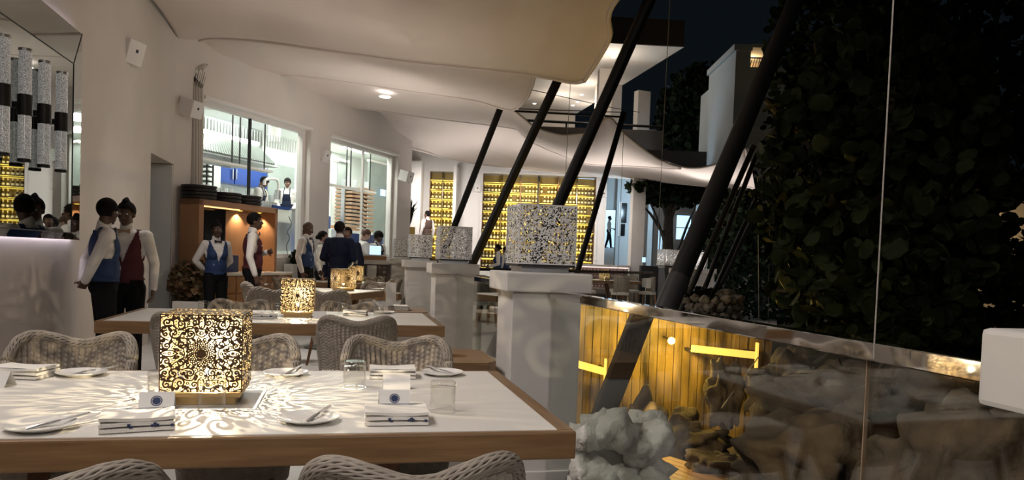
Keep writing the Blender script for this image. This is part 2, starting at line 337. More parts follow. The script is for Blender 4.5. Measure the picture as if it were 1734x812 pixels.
# back walls round the wine shelves (level view frame)
DB = 24.8
wb = MB()
Z1 = 4.9
for (a, b, z0, z1) in ((-3.5, -2.86, 0, Z1), (-2.86, -2.01, 0, 0.95), (-2.86, -2.01, 4.08, Z1), (-2.01, -1.086, 0, Z1), (-1.086, 2.685, 0, 0.9), (-1.086, 2.685, 4.07, Z1), (2.685, 3.04, 0, Z1)):
    wb.box(a, DB, z0, b, DB + 0.5, z1, FM)
struct('wall_back', wb, M['white_paint'])
struct('wall_back_side', MB().beam(FM @ Vector((-2.75, 18.2, 2.4)), FM @ Vector((-3.6, DB, 2.4)), 0.12, 4.9), M['white_paint'])
struct('trim_1', MB().box(-1.16, DB - 0.05, 4.07, 2.76, DB, 4.14, FM).box(-1.16, DB - 0.05, 0.9, -1.10, DB, 4.07, FM).box(2.69, DB - 0.05, 0.9, 2.76, DB, 4.07, FM), M['white_paint'])
struct('wall_nook', MB().box(-2.02, 24.1, 0.0, -1.92, DB, 4.2, FM).box(-3.34, 23.6, 0, -3.0, 24.3, 4.25, FM), M['white_paint'])
struct('floor_upper', MB().box(-3.5, 23.0, 0, -1.2, DB, 0.95, FM), M['floor'])
# blue-lit passage on the far side
struct('wall_passage', MB().box(lat(1039, 27), 27, 0, lat(1072, 27), 27.3, 4.6, FM).box(lat(1016, 27.6), 27.4, 3.2, lat(1041, 27.6), 27.6, 4.6, FM), M['tower'])
struct('wall_column', MB().box(lat(1066, 23), 23.0, 0, lat(1087, 23), 23.6, 4.6, FM), M['white_paint'])
struct('wall_street', MB().box(3.0, 46, 1.0, 9.0, 46.3, 8, FM), M['tower'])
struct('street', MB().add([FM @ Vector(p) for p in ((2.6, 28, 0.0), (9, 28, 0.0), (9, 38, 2.0), (2.6, 38, 2.0), (9, 46, 2.0), (2.6, 46, 2.0))], [(0, 1, 2, 3), (3, 2, 4, 5)]), M['tower'])
light('street_lamp_glow', 'AREA', FM @ Vector((5.2, 42, 7.0)), 900, (0.55, 0.78, 1.0), 1.5, FM @ Vector((5.4, 45, 2)))
light('passage_lamp', 'POINT', FM @ Vector((4.0, 24.9, 3.2)), 150, (0.55, 0.8, 1.0), 0.2)
def z27(py): return 1.26 + (444.5 - py) / FPX * 27
w = struct('window_3', MB().box(lat(1042, 27), 26.95, z27(400), lat(1046.5, 27), 27.0, z27(342), FM), M['white_paint'])
MB().box(lat(1047, 27), 26.96, z27(377), lat(1056, 27), 27.0, z27(344), FM).build('pane', M['screen'], w)
MB().box(lat(1046.5, 27), 26.96, z27(399), lat(1054, 27), 27.0, z27(379), FM).build('pane', M['screen'], w)

# ------------------------------------------------------------------ piers, rails, panes
PY = [0.36, 3.86, 7.34, 10.86, 14.34]
def make_pier(name='railing_pier'):
    t = thing(name, '', 'pier')
    MB().box(-0.195, 0.045, 0, 0.195, 0.435, 1.085).build('shaft', M['pier_paint'], t, bevel=0.006)
    MB().box(-0.242, 0, 1.085, 0.242, 0.48, 1.19).build('cap', M['pier_paint'], t, bevel=0.008)
    MB().box(-0.21, 0.03, 0, 0.21, 0.45, 0.10).build('plinth', M['pier_paint'], t, bevel=0.004)
    return t
PLAB = ['white square pier cut off by the frame beside the nearest dining table', 'white square pier standing behind the nearest dining table, first with a lantern',
        'white square pier second from the nearest lantern pier along the glass railing', 'white square pier third along the railing, before the studded counter', 'white square pier fourth along the railing, farthest of its row']
piers = []
for i, y in enumerate(PY):
    o = make_pier() if i == 0 else dup(piers[0])
    o.location = (1.088, y, 0); o['label'] = PLAB[i]; o['group'] = 'square piers of the railing'; piers.append(o)
fp = flo(1153, 15.3); o = dup(piers[0], (fp.x, fp.y - 0.2, 0), -0.25, 'white square pier of the far terrace, beside the far dining table', 'square piers of the railing')
fp2 = flo(1188, 16.8); o = dup(piers[0], (fp2.x, fp2.y - 0.2, 0), -0.5, 'white square pier of the far terrace, behind the thin leaning tubes', 'square piers of the railing')

def glass_run(a, b, name_label, joints=(), top=1.10, posts=True, mt='chrome', hh=0.042):
    a = Vector(a); b = Vector(b); d = (b - a); L = d.length; d.normalize()
    c = (a + b) / 2
    t = thing('glass_railing', name_label, 'railing', (a.x, a.y, 0), math.atan2(d.y, d.x))
    MB().box(0, -0.022, top - hh, L, 0.022, top).build('handrail', M[mt], t, bevel=0.003)
    xs = [0.03] + [j * L for j in joints] + [L - 0.03]
    for x0, x1 in zip(xs, xs[1:]):
        MB().box(x0 + 0.004, -0.005, 0.04, x1 - 0.004, 0.005, top - hh).build('pane', M['rail_glass'], t)
    for j in joints:
        MB().box(j * L - 0.0012, -0.0052, 0.04, j * L + 0.0012, 0.0052, top - hh).build('joint', M['tan'], t)
    MB().box(0, -0.03, 0.0, L, 0.03, 0.04).build('shoe', M['steel'], t)
    return t
glass_run((1.21, 0.86, 0), (1.11, 3.87, 0), 'glass railing with mirror-polished handrail beside the nearest dining table', (0.207,))
glass_run((1.11, 4.34, 0), (1.11, 7.34, 0), 'glass railing panel between the first and second lantern piers')
glass_run((1.11, 7.82, 0), (1.11, 10.86, 0), 'glass railing panel between the second and third lantern piers')
glass_run((1.11, 11.34, 0), (1.11, 14.34, 0), 'glass railing panel between the third and fourth lantern piers')
ga = flo(803, 12.0); gb = flo(1112, 15.2)
glass_run(ga, gb, 'black-topped glass railing of the far terrace before the far tables', (0.35, 0.7), 1.10, mt='black', hh=0.05)

# wooden ice-bucket ledges at the foot of the piers
for i, (y, lb) in enumerate(((4.35, 'wooden ledge with a round bucket hole beside the nearest lantern pier'), (7.85, 'wooden ledge at the foot of the second lantern pier'), (11.3, 'wooden ledge at the foot of the third lantern pier'))):
    t = thing('bucket_ledge', lb, 'side table', (0.62, y - 0.32, 0))
    n = 20; hole = [(0.02 + 0.07 * math.cos(2 * PI * k / n), 0.20 + 0.07 * math.sin(2 * PI * k / n)) for k in range(n)]
    out = []
    for k in range(n):
        c_, s_ = math.cos(2 * PI * k / n), math.sin(2 * PI * k / n); q = max(abs(c_), abs(s_))
        out.append((0.0 + 0.22 * c_ / q, 0.22 + 0.30 * s_ / q))
    mb = MB(); vs = []
    for (x, yy) in hole: vs += [(x, yy, 0.60), (x, yy, 0.69)]
    for (x, yy) in out: vs += [(x, yy, 0.60), (x, yy, 0.69)]
    fs = []
    for k in range(n):
        a, b = k, (k + 1) % n; A, B = n + a, n + b
        fs += [(2 * a + 1, 2 * b + 1, 2 * B + 1, 2 * A + 1), (2 * a, 2 * A, 2 * B, 2 * b), (2 * A, 2 * A + 1, 2 * B + 1, 2 * B), (2 * a, 2 * b, 2 * b + 1, 2 * a + 1)]
    mb.add(vs, fs).build('ledge_top', M['wood'], t)
    MB().box(-0.20, -0.06, 0, 0.20, 0.50, 0.60).build('ledge_body', M['pier_paint'], t)

# ------------------------------------------------------------------ sails
def cr(pts, n):                          # catmull-rom resampling, even in arc length
    P = [Vector(p) for p in pts]; P = [P[0] * 2 - P[1]] + P + [P[-1] * 2 - P[-2]]
    den = []
    for i in range(1, len(P) - 2):
        for k in range(24):
            t = k / 24.0; a, b, c, d = P[i - 1], P[i], P[i + 1], P[i + 2]
            den.append(0.5 * ((2 * b) + (c - a) * t + (2 * a - 5 * b + 4 * c - d) * t * t + (3 * b - a - 3 * c + d) * t ** 3))
    den.append(P[-2]); L = [0]
    for a, b in zip(den, den[1:]): L.append(L[-1] + (b - a).length)
    out = []; j = 0
    for k in range(n):
        s = L[-1] * k / (n - 1)
        while j < len(L) - 2 and L[j + 1] < s: j += 1
        seg = L[j + 1] - L[j]; out.append(den[j].lerp(den[j + 1], (s - L[j]) / seg if seg else 0))
    return out
def sail(label, rows, nu=90, nv=26, wr=0.02, hem=(1,), seed=0, sag=0.0):
    R = [cr(r, nu) for r in rows]; G = [[None] * nu for _ in range(nv)]
    for j in range(nu):
        c = cr([r[j] for r in R], nv) if len(R) > 2 else [R[0][j].lerp(R[1][j], k / (nv - 1)) for k in range(nv)]
        for i in range(nv): G[i][j] = c[i]
    off = Vector((seed * 11.1, seed * 5.3, 0))
    for i in range(nv):
        v = i / (nv - 1)
        for j in range(nu):
            u = j / (nu - 1); p = G[i][j]
            e = max(0, 1 - (1 - u) / 0.22) + 0.25
            w = wr * e * (noise.noise(Vector((u * 22 + v * 9, v * 3.0, seed)) + off) + 0.5 * noise.noise(Vector((u * 50 - v * 8, v * 5, seed)) + off))
            w += 0.035 * noise.noise(Vector((u * 3.5, v * 3.5, seed + 9)) + off)
            G[i][j] = p + Vector((0, 0, w * min(1, 4 * (1 - v) + 0.35) - sag * 4 * v * (1 - v) * (1 - 0.3 * u)))
    t = thing('shade_sail', label, 'canopy', G[0][nu // 2])
    b = -Vector(G[0][nu // 2])
    o = MB().grid([[p + b for p in r] for r in G]).build('cloth', M['sail'], t, smooth=True, ang=3)
    md = o.modifiers.new('thickness', 'SOLIDIFY'); md.thickness = 0.006; md.offset = 1
    if 1 in hem: MB().tube([p + b for p in G[-1]], 0.028, 8).build('hem', M['sail'], o, smooth=True, ang=3)
    if 0 in hem: MB().tube([p + b for p in G[0]], 0.022, 8).build('hem', M['sail'], o, smooth=True, ang=3)
    if 2 in hem: MB().tube([r[-1] + b for r in G], 0.026, 8).build('side_hem', M['sail'], o, smooth=True, ang=3)
    return t
A3 = lambda L: [at(*q) for q in L]
sail('large white shade sail nearest, covering the near tables', [
    [(-2.40, -3, 4.36), (-1.2, -3, 4.12), (0, -3, 3.98), (1.4, -3, 3.86), (2.55, -3, 3.78)],
    [(-2.40, 4, 4.32), (-1.2, 4.0, 4.08), (0, 3.8, 3.92), (1.3, 3.6, 3.80), (2.40, 3.3, 3.72)],
    [(-2.40, 9.0, 4.30)] + [tuple(p) for p in A3([(460, 0, 8.6), (640, 8, 7.6), (820, 2, 7.0)])] + [tuple(at(1049, -4, 6.8))],
    [(-2.40, 10.9, 4.30)] + [tuple(p) for p in A3([(452, 36, 9.8), (620, 58, 9.0), (820, 78, 8.4), (1032, 66, 8.0)])],
    A3([(313, 88, 11.7), (345, 66, 11.3), (440, 70, 10.9), (600, 91, 10.2), (700, 105, 9.9), (835, 119, 9.6), (910, 128, 9.5), (968, 139, 9.4), (990, 136, 9.2)])],
    nu=120, nv=60, wr=0.018, hem=(1, 2), seed=1)
sail('second shade sail, hanging behind the hem of the nearest one', [
    A3([(322, 70, 11.6), (440, 56, 10.6), (600, 76, 10.0), (700, 90, 9.8), (835, 103, 9.6), (908, 112, 9.6)]),
    A3([(345, 104, 11.9), (430, 96, 12.0), (600, 115, 11.6), (700, 130, 11.5), (835, 148, 11.3), (897, 156, 11.0)]),
    A3([(360, 117, 12.1), (430, 124, 13.1), (515, 130, 13.3), (600, 140, 13.2), (700, 155, 13.0), (800, 169, 12.9), (857, 185, 12.8), (876, 184, 12.4)])],
    nu=100, nv=36, wr=0.018, hem=(1, 2), seed=2)
sail('third shade sail, running from the kitchen window wall to the far tubes', [
    A3([(350, 104, 12.2), (430, 112, 13.0), (515, 117, 13.5), (600, 127, 13.4), (700, 142, 13.2), (800, 156, 13.1), (866, 180, 13.0)]),
    A3([(374, 131, 12.6), (396, 141, 12.9), (470, 164, 13.6), (560, 176, 15.0), (646, 187, 16.0), (722, 198, 16.5), (841, 212, 17.0), (903, 222, 16.5)])],
    nu=90, nv=26, wr=0.02, hem=(1,), seed=3, sag=0.03)
sail('broad bright shade sail farthest back, along the tops of the windows and wine wall', [
    A3([(468, 156, 13.7), (560, 164, 15.3), (646, 176, 16.4), (722, 188, 16.9), (841, 203, 17.5), (905, 234, 18.0), (975, 262, 18.5), (1070, 270, 18.5), (1120, 270, 17.0), (1165, 284, 16.3), (1215, 277, 16.0), (1262, 250, 15.6)]),
    A3([(470, 166, 13.7), (545, 204, 15.0), (600, 223, 16.0), (660, 240, 17.2), (690, 249, 18.0), (720, 257, 19.0), (760, 268, 21.0), (817, 278, 22.5), (900, 287, 24.0), (1005, 297, 24.4), (1090, 304, 23.5), (1200, 315, 20.5), (1277, 321, 18.0)])],
    nu=120, nv=24, wr=0.012, hem=(0, 1, 2), seed=4, sag=0.04)
sail('shade sail scalloped between the far tube tops', [
    A3([(868, 186, 12.9), (905, 214, 14.0), (935, 225, 14.6), (960, 228, 14.8), (1000, 221, 14.7), (1030, 197, 14.4), (1060, 228, 14.6), (1110, 268, 15.2), (1152, 283, 15.8)]),
    A3([(872, 214, 16.5), (901, 240, 17.5), (971, 270, 18.2), (1001, 278, 18.4), (1030, 279.5, 18.4), (1070, 281, 18.2), (1110, 283, 17.4), (1152, 285, 16.0)])],
    nu=110, nv=22, wr=0.02, hem=(0, 1), seed=5)
sail('small shade sail tip at the far end by the outer tubes', [
    A3([(1250, 300, 17.5), (1258, 262, 16.2), (1266, 246, 15.6)]), A3([(1252, 312, 17.7), (1268, 316, 17.4), (1279, 321, 17.2)])], nu=20, nv=12, wr=0.005, seed=6)
tag(MB().lathe([(0.001, 0), (0.11, 0.0), (0.11, 0.008), (0.001, 0.008)], 20, tuple(at(652, 164, 14.2)), cap=False).build('canopy_downlight', M['led_white']), 'small round lamp glowing under the third shade sail', 'lamp')
cr_pts = [at(228, -12, 9.0), at(258, 28, 9.9), at(300, 78, 11.2), at(335, 100, 11.9), at(375, 135, 12.5), at(470, 167, 13.7), at(545, 206, 15.0)]
tag(MB().tube(cr([tuple(p + Vector((0.0, 0.0, 0.02))) for p in cr_pts], 50), 0.032, 6).build('sail_gap_strip', M['black'], smooth=True), 'thin black strip drawn for the dark gap along the wall edge of the sails', 'rod')  # black tube placed where only a dark gap shows

# ------------------------------------------------------------------ leaning tubes
def pole(label, a, b, r, ext=0.0, low=0.0, group='leaning steel tubes'):
    a = Vector(a); b = Vector(b); d = (b - a).normalized(); a2 = a - d * low; b2 = b + d * ext
    t = thing('leaning_tube', label, 'tube', a2, 0, group)
    MB().tube([Vector((0, 0, 0)), b2 - a2], r, 20).build('tube', M['bronze_tube'], t, smooth=True)
    MB().tube([d * 0.0, d * 0.22], r + 0.004, 20).build('base_collar', M['black'], t, smooth=True)
    MB().tube([b2 - a2 - d * 0.05, b2 - a2 + d * 0.02], r + 0.006, 20).build('end_cap', M['black'], t, smooth=True)
    return t
pole('thick black tube leaning nearest, standing behind the mirror handrail', at(1134, 508, 3.72), at(1348, 0, 4.9), 0.054, 1.2, 0.08)
pole('black tube leaning behind the nearest silver lantern', at(918, 408, 7.0), at(1100, 0, 6.75), 0.056, 0.3, 1.2)
pole('black tube leaning beside the second silver lantern', at(800, 446, 10.2), at(944, 137, 9.75), 0.060, 0.12, 1.42)
pole('black tube leaning behind the second silver lantern', at(768, 386, 13.3), at(847, 184, 13.1), 0.058, 0.06, 1.7)
pole('thin black tube with cables tied at its top, beside the nearest silver lantern', at(980, 452, 13.8), at(1056, 192, 14.2), 0.055, 0.0, 1.4)
for (x0, y0, x1, y1, dd, lb) in ((1168, 494, 1276, 248, 12.0, 'outer leaning tube first of the four on the far rockery'), (1193, 488, 1281, 262, 13.4, 'outer leaning tube second of the four on the far rockery'),
                              (1212, 486, 1306, 282, 14.6, 'outer leaning tube third of the four on the far rockery'), (1226, 470, 1327, 262, 16.0, 'outer leaning tube last of the four on the far rockery')):
    pole(lb, at(x0, y0, dd), at(x1, y1, dd), 0.045, 0, 1.25)
# square steel strut below the handrail
t = thing('steel_strut', 'square steel strut leaning behind the glass of the nearest railing', 'strut', at(1022, 700, 4.0))
b = at(1088, 530, 4.0) - at(1022, 700, 4.0); MB().beam(b * -2.0, b * 1.05, 0.125, 0.11).build('bar', M['bronze_tube'], t, bevel=0.006)
MB().beam(b * -2.1, b * -1.95, 0.2, 0.2).build('foot', M['black'], t)
# thin steel cables
for (x0, y0, d0, x1, y1, d1, r, lb) in ((1514, -20, 1.60, 1479, 607, 1.60, 0.0016, 'thin pale cable rising from the nearest handrail joint'), (1135, -10, 12.2, 1112, 445, 14.9, 0.006, 'thin cable hanging down to the far pier'),
                                       (966, 138, 13.0, 945, 530, 13.0, 0.005, 'thin cable hanging in front of the wine wall'), (1056, 226, 14.3, 1043, 530, 14.6, 0.005, 'thin cable hanging before the blue passage'),
                                       (1283, 300, 11.0, 1285, 540, 11.0, 0.005, 'first thin cable beside the outer tubes'), (1304, 330, 12.0, 1300, 600, 12.0, 0.004, 'second thin cable beside the outer tubes')):
    tag(MB().tube([at(x0, y0, d0), at(x1, y1, d1)], r, 5).build('cable', M['rope_dark']), lb, 'cable', 'thin vertical cables')
for (pts, r, lb) in (([(872, 188, 12.9), (1056, 198, 14.2)], 0.018, 'upper black cable stretched between tube tops'), ([(900, 152, 11), (1040, 183, 14), (1084, 190, 15.0)], 0.006, 'thin slack cable tied to the thin tube'), ([(872, 184, 12.9), (1056, 190, 14.2)], 0.008, 'second black cable stretched between tube tops')):
    tag(MB().tube(A3(pts), r, 6).build('stay_cable', M['black']), lb, 'cable')

# ------------------------------------------------------------------ tall wall mirror with glow behind
XM = -2.375; t = thing('wall_mirror', 'large wall mirror with slanted mirror border, lit from behind', 'mirror', (XM, 5.0, 0))
y0, y1, z0, z1 = -2.2, 2.58, 1.29, 3.17; bw = 0.26; bh = 0.33
MB().box(-0.02, y0 + bw, z0 + 0.06, 0.0, y1 - bw, z1 - bh).build('mirror_panel', M['mirror'], t)
def facet(q): return MB().add(q + [Vector(p) + Vector((-0.012, 0, 0)) for p in q], [(0, 1, 2, 3), (7, 6, 5, 4), (0, 4, 5, 1), (1, 5, 6, 2), (2, 6, 7, 3), (3, 7, 4, 0)]).build('slanted_border', M['mirror'], t)
I = [Vector((0, y0 + bw, z0 + 0.06)), Vector((0, y1 - bw, z0 + 0.06)), Vector((0, y1 - bw, z1 - bh)), Vector((0, y0 + bw, z1 - bh))]
O = [Vector((-0.018, y0, z0)), Vector((-0.018, y1, z0)), Vector((-0.018, y1, z1)), Vector((-0.018, y0, z1))]
for k in range(4):
    MB().tube([I[k] + Vector((0.001, 0, 0)), I[(k + 1) % 4] + Vector((0.001, 0, 0))], 0.005, 5).build('seam', M['black'], t); MB().tube([I[k] + Vector((0.001, 0, 0)), O[k] + Vector((0.001, 0, 0))], 0.004, 5).build('seam', M['black'], t)
for k in range(4): facet([I[k], I[(k + 1) % 4], O[(k + 1) % 4], O[k]])
gs = MB()
gs.box(-0.060, y0 + 0.1, z0 + 0.03, -0.045, y1 - 0.06, z0 + 0.05).box(-0.060, y1 - 0.06, z0 + 0.06, -0.045, y1 - 0.04, z1 - 0.06).box(-0.060, y0 + 0.1, z1 - 0.06, -0.045, y1 - 0.06, z1 - 0.04)
gs.build('led_strip', M['mauve'], t)
MB().box(-0.045, y0 + 0.05, z0 + 0.05, -0.022, y1 - 0.10, z1 - 0.10).build('backing', M['black'], t)
# seeded-glass tube sconces
sg = bpy.data.materials.new('seeded_glass'); sg.use_nodes = True
n = sg.node_tree.nodes; l = sg.node_tree.links; pb = n['Principled BSDF']; tc = n.new('ShaderNodeTexCoord'); vo = n.new('ShaderNodeTexNoise'); vo.inputs['Scale'].default_value = 190; vo.inputs['Detail'].default_value = 2
rp = n.new('ShaderNodeValToRGB'); rp.color_ramp.elements[0].position = 0.44; rp.color_ramp.elements[1].position = 0.62; rp.color_ramp.elements[0].color = (0.20, 0.19, 0.18, 1); rp.color_ramp.elements[1].color = (0.62, 0.60, 0.57, 1)
l.new(tc.outputs['Object'], vo.inputs['Vector']); l.new(vo.outputs['Fac'], rp.inputs[0]); l.new(rp.outputs[0], pb.inputs['Base Color']); l.new(rp.outputs[0], pb.inputs['Emission Color'])
pb.inputs['Emission Strength'].default_value = 0.32; pb.inputs['Roughness'].default_value = 0.15; M['seed_glass'] = sg
SL = ['nearest', 'second', 'third', 'farthest']
for k in range(4):
    t = thing('tube_sconce', SL[k] + ' of four lit bubbled-glass tubes with a dark band, on the wall mirror', 'wall lamp', (-2.28, 5.70 + 0.355 * k, 2.24), 0, 'glass tube wall lamps')
    MB().lathe([(0.042, 0.07), (0.042, 0.39)], 20).build('upper_glass', sg, t, smooth=True)
    MB().lathe([(0.042, -0.39), (0.042, -0.07)], 20).build('lower_glass', sg, t, smooth=True)
    MB().lathe([(0.049, -0.075), (0.049, 0.075)], 20).build('dark_band', M['black'], t, smooth=True)
    MB().lathe([(0.045, 0.385), (0.045, 0.405)], 20).build('top_ring', M['steel'], t, smooth=True)
    MB().lathe([(0.045, -0.405), (0.045, -0.385)], 20).build('bottom_ring', M['black'], t, smooth=True)
    MB().box(-0.095, -0.02, -0.02, -0.04, 0.02, 0.02).build('wall_bracket', M['black'], t)
# white cube loudspeakers on the walls
def speaker(label, px, py, d, s=0.2, face=None, back=None):
    p = at(px, py, d); aim = math.atan2(*(reversed((Vector(face) - p).to_2d()))) if face else 0
    t = thing('cube_speaker', label, 'loudspeaker', p, aim, 'white wall loudspeakers')
    tilt = Matrix.Rotation(math.radians(16), 4, 'Y')
    MB().box(-s / 2, -s / 2, -s / 2, s / 2, s / 2, s / 2, tilt).build('cabinet', M['white_paint'], t, bevel=0.012)
    MB().box(s / 2, -s * 0.06, s * 0.02, s / 2 + 0.003, s * 0.08, s * 0.16, tilt).build('badge', M['black'], t)
    pb_ = (Vector(back) if back else p)
    b = Matrix.Rotation(-aim, 4, 'Z') @ (pb_ - p)
    MB().tube([(0, 0, 0.0), (b.x * 0.5, b.y * 0.5, 0.05), (b.x, b.y, b.z)], 0.015, 8).build('wall_arm', M['black'], t)
    return t
pA = at(214, 85, 8.7); speaker('white cube loudspeaker high on the left wall beside the mirror', 214, 85, 8.55, 0.27, (2.5, 7.2, 2.2), (XL, pA.y + 0.1, pA.z))
pB = at(323, 183, 11.5); speaker('white cube loudspeaker on the wall among the hanging cords', 323, 183, 11.0, 0.25, (2.5, 9.4, 2.4), (-2.4, pB.y + 0.2, pB.z))
pC = KM @ Vector((3.14, -0.0, 3.05)); speaker('white cube loudspeaker on the pillar between the two windows', 545, 262, 14.6, 0.25, (5, 12.2, 2), tuple(pC))
pD = KM @ Vector((6.8, 0, 3.0)); speaker('white cube loudspeaker beside the second window, near the tall plant', 688, 298, 17.4, 0.25, (5.5, 14.0, 2), tuple(pD))
for (px, py, lb) in ((803, 319, 'small flat white loudspeaker left of the wine wall'), (1016, 328, 'small flat white loudspeaker right of the wine wall')):
    p = FM @ Vector((lat(px, 24.7), 24.66, 1.26 + (438 + 0.036 * (px - CX) - py) / FPX * 24.7)); t = thing('flat_speaker', lb, 'loudspeaker', p, -YAW)
    MB().box(-0.1, 0, -0.12, 0.1, 0.14, 0.12).build('cabinet', M['white_paint'], t, bevel=0.01); MB().box(-0.025, -0.004, -0.02, 0.025, 0, 0.02).build('badge', M['black'], t)
# cords and pulleys
t = thing('pulley_cords', 'bundle of white sail cords hanging from pulleys beside the first window', 'cords', at(330, 470, 11.25)); o0 = t.location.copy()
for k in range(16):
    x = 309 + k * 2.25; top = at(x + 6, 112 + (k * 7) % 22, 11.3); mid = at(x, 132 + k * 1.2, 11.25); bot = at(x - 0.5, 505, 11.2 + 0.02 * (k % 3))
    MB().tube([top - o0, mid - o0, bot - o0], 0.007, 5).build('cord', M['rope' if k % 2 else 'rope_dark'], t)
for k in range(7):
    a = at(330 + 4.2 * k, 90 + 2.4 * k, 11.35 + 0.06 * k); b = at(326 + 3 * k, 118, 11.3); MB().tube([a - o0, b - o0], 0.007, 5).build('cord', M['rope'], t)
    MB().lathe([(0.02, -0.02), (0.045, -0.02), (0.045, 0.02), (0.02, 0.02)], 10, tuple(a - o0), cap=False).build('pulley', M['black'], t)
MB().beam(at(313, 119, 11.2) - o0, at(343, 148, 11.35) - o0, 0.05, 0.05).build('pulley_rail', M['black'], t)
MB().beam(at(306, 424, 11.1) - o0, at(346, 420, 11.35) - o0, 0.05, 0.035).build('cleat_rail', M['black'], t)
for k in range(6): MB().beam(at(330 + k * 2.6, 416, 11.2) - o0, at(331 + k * 2.6, 427, 11.2) - o0, 0.02, 0.02).build('cleat', M['black'], t)
# ------------------------------------------------------------------ wicker chairs
def top_h(u):
    return -0.016 + float(np.interp(abs(u), [0, 0.12, 0.3, 0.47, 0.6, 0.74, 0.86, 0.94, 1.0], [0.808, 0.812, 0.832, 0.846, 0.845, 0.826, 0.78, 0.72, 0.60]))
CZ = 0.40
def back_pt(u, v):                       # u across -1..1, v up 0..1
    z = CZ + v * (top_h(u) - CZ); h = (z - CZ) / 0.45
    th = u * math.radians(72); w = 0.205 + 0.062 * h; dp = 0.20 + 0.02 * h
    return Vector((w * math.sin(th) / math.sin(math.radians(72)), -dp * math.cos(th) - 0.075 * h + 0.04, z))
def back_n(u):
    th = u * math.radians(72); return Vector((math.sin(th), -math.cos(th), 0.12)).normalized()
def shell(outer, nst, nrow, pu, pv):
    nu = nst * pu + 1; nv = nrow * pv + 1; rows = []
    for i in range(nv):
        v = i / (nv - 1); r = []
        for j in range(nu):
            u = -1 + 2 * j / (nu - 1); su = (u + 1) / 2 * nst; row = int(min(v * nrow, nrow - 1e-6))
            rib = 0.0065 * math.cos(2 * PI * su); st = 0.0028 * math.sin(PI * (v * nrow - row)) * math.cos(PI * su + PI * row) if pv > 1 else 0
            e = min(1, min((1 - abs(u)) * 12, (1 - v) * 12 + 0.1))
            r.append(back_pt(u, v) + back_n(u) * ((0.011 if outer else -0.011) + (1 if outer else -1) * (rib + st) * e))
        rows.append(r)
    return rows
def rim(ns, k, seg, n):
    path = [back_pt(-1, v) for v in np.linspace(0, 1, 10)[:-1]] + [back_pt(u, 1) for u in np.linspace(-1, 1, 60)] + [back_pt(1, v) for v in np.linspace(1, 0, 10)[1:]]
    P = cr([tuple(p) for p in path[::2]], seg); mb = MB()
    for s in range(ns):
        pts = []
        for i, p in enumerate(P):
            d = (P[min(i + 1, seg - 1)] - P[max(i - 1, 0)]).normalized(); a = Vector((0, 0, 1)) if abs(d.z) < 0.9 else Vector((0, -1, 0))
            x = d.cross(a).normalized(); y = x.cross(d); ph = 2 * PI * s / ns + k * 2 * PI * i / seg + 0.11 * math.sin(2 * PI * i / seg * 30 + s * PI)
            pts.append(p + x * (0.020 * math.cos(ph)) + y * (0.020 * math.sin(ph)))
        mb.tube(pts, 0.0045 if ns > 10 else 0.012, n)
    return mb
def make_chair(fine=True):
    t = thing('wicker_chair', '', 'chair')
    a = shell(True, 24, 40, 6, 3) if fine else shell(True, 22, 1, 4, 10)
    b = shell(False, 24, 40, 6, 3) if fine else shell(False, 22, 1, 4, 10)
    bk = MB().grid(a).grid(b).build('backrest', M['wicker'], t, smooth=True, ang=3)
    (rim(20, 2.2, 150, 5) if fine else rim(5, 6, 60, 5)).build('braided_rim', M['wicker'], bk, smooth=True, ang=3)
    pr = []
    for i in range(28):
        z = 0.26 + 0.16 * i / 27.0; pr.append((0.225 + 0.02 * (i / 27.0) + 0.003 * (i % 2), z))
    MB().lathe(pr, 40).build('seat_apron', M['wicker'], t, smooth=True)
    MB().lathe([(0.02, 0.418), (0.20, 0.42), (0.228, 0.435), (0.228, 0.455), (0.20, 0.47), (0.02, 0.475)], 32).build('seat_cushion', M['linen'], t, smooth=True)
    for (x, y) in ((-1, 1), (1, 1), (-1, -1), (1, -1)):
        MB().tube([(0.16 * x, 0.15 * y, 0.30), (0.20 * x, 0.20 * y, 0.0)], [0.020, 0.013], 10).build('leg', M['darkwood'], t, smooth=True)
    return t
CH = [make_chair(True), make_chair(False)]; used = [False, False]
def chair(x, y, rz, label, group, fine=True, z=0):
    k = 0 if fine else 1
    if not used[k]: used[k] = True; o = CH[k]; o.location = (x, y, z); o.rotation_euler = (0, 0, rz); tag(o, label, None, group)
    else: o = dup(CH[k], (x, y, z), rz, label, group)
    return o
G1 = 'wicker chairs round the nearest table'
chair(-0.60, 1.80, 0.0, 'wicker chair cropped by the frame bottom at the mirror end of the nearest table', G1).scale = (1, 1, 0.974)
chair(0.17, 1.80, 0.0, 'wicker chair cropped by the frame bottom at the railing end of the nearest table', G1).scale = (1, 1, 0.974)
chair(-1.12, 3.36, PI, 'wicker chair behind the nearest table, first from the mirror wall', G1).scale = (1, 1, 1.03)
chair(-0.44, 3.36, PI, 'wicker chair half hidden behind the large glowing lantern', G1).scale = (1, 1, 1.03)
chair(0.26, 3.36, PI + 0.03, 'wicker chair behind the nearest table beside the wooden bucket ledge', G1).scale = (1, 1, 1.03)
G2 = 'wicker chairs round the second table'
chair(-0.94, 5.29, 0.0, 'wicker chair seen from behind at the second table, above the large lantern', G2).scale = (1.05, 1, 0.99)
chair(0.10, 5.29, 0.0, 'wicker chair seen from behind at the second table, right of its lantern', G2).scale = (1.05, 1, 0.99)
chair(-0.86, 6.56, PI, 'wicker chair behind the second table, left of its lantern', G2)
chair(0.06, 6.56, PI, 'wicker chair behind the second table, right of its lantern', G2)
G3 = 'wicker chairs round the two farther tables'
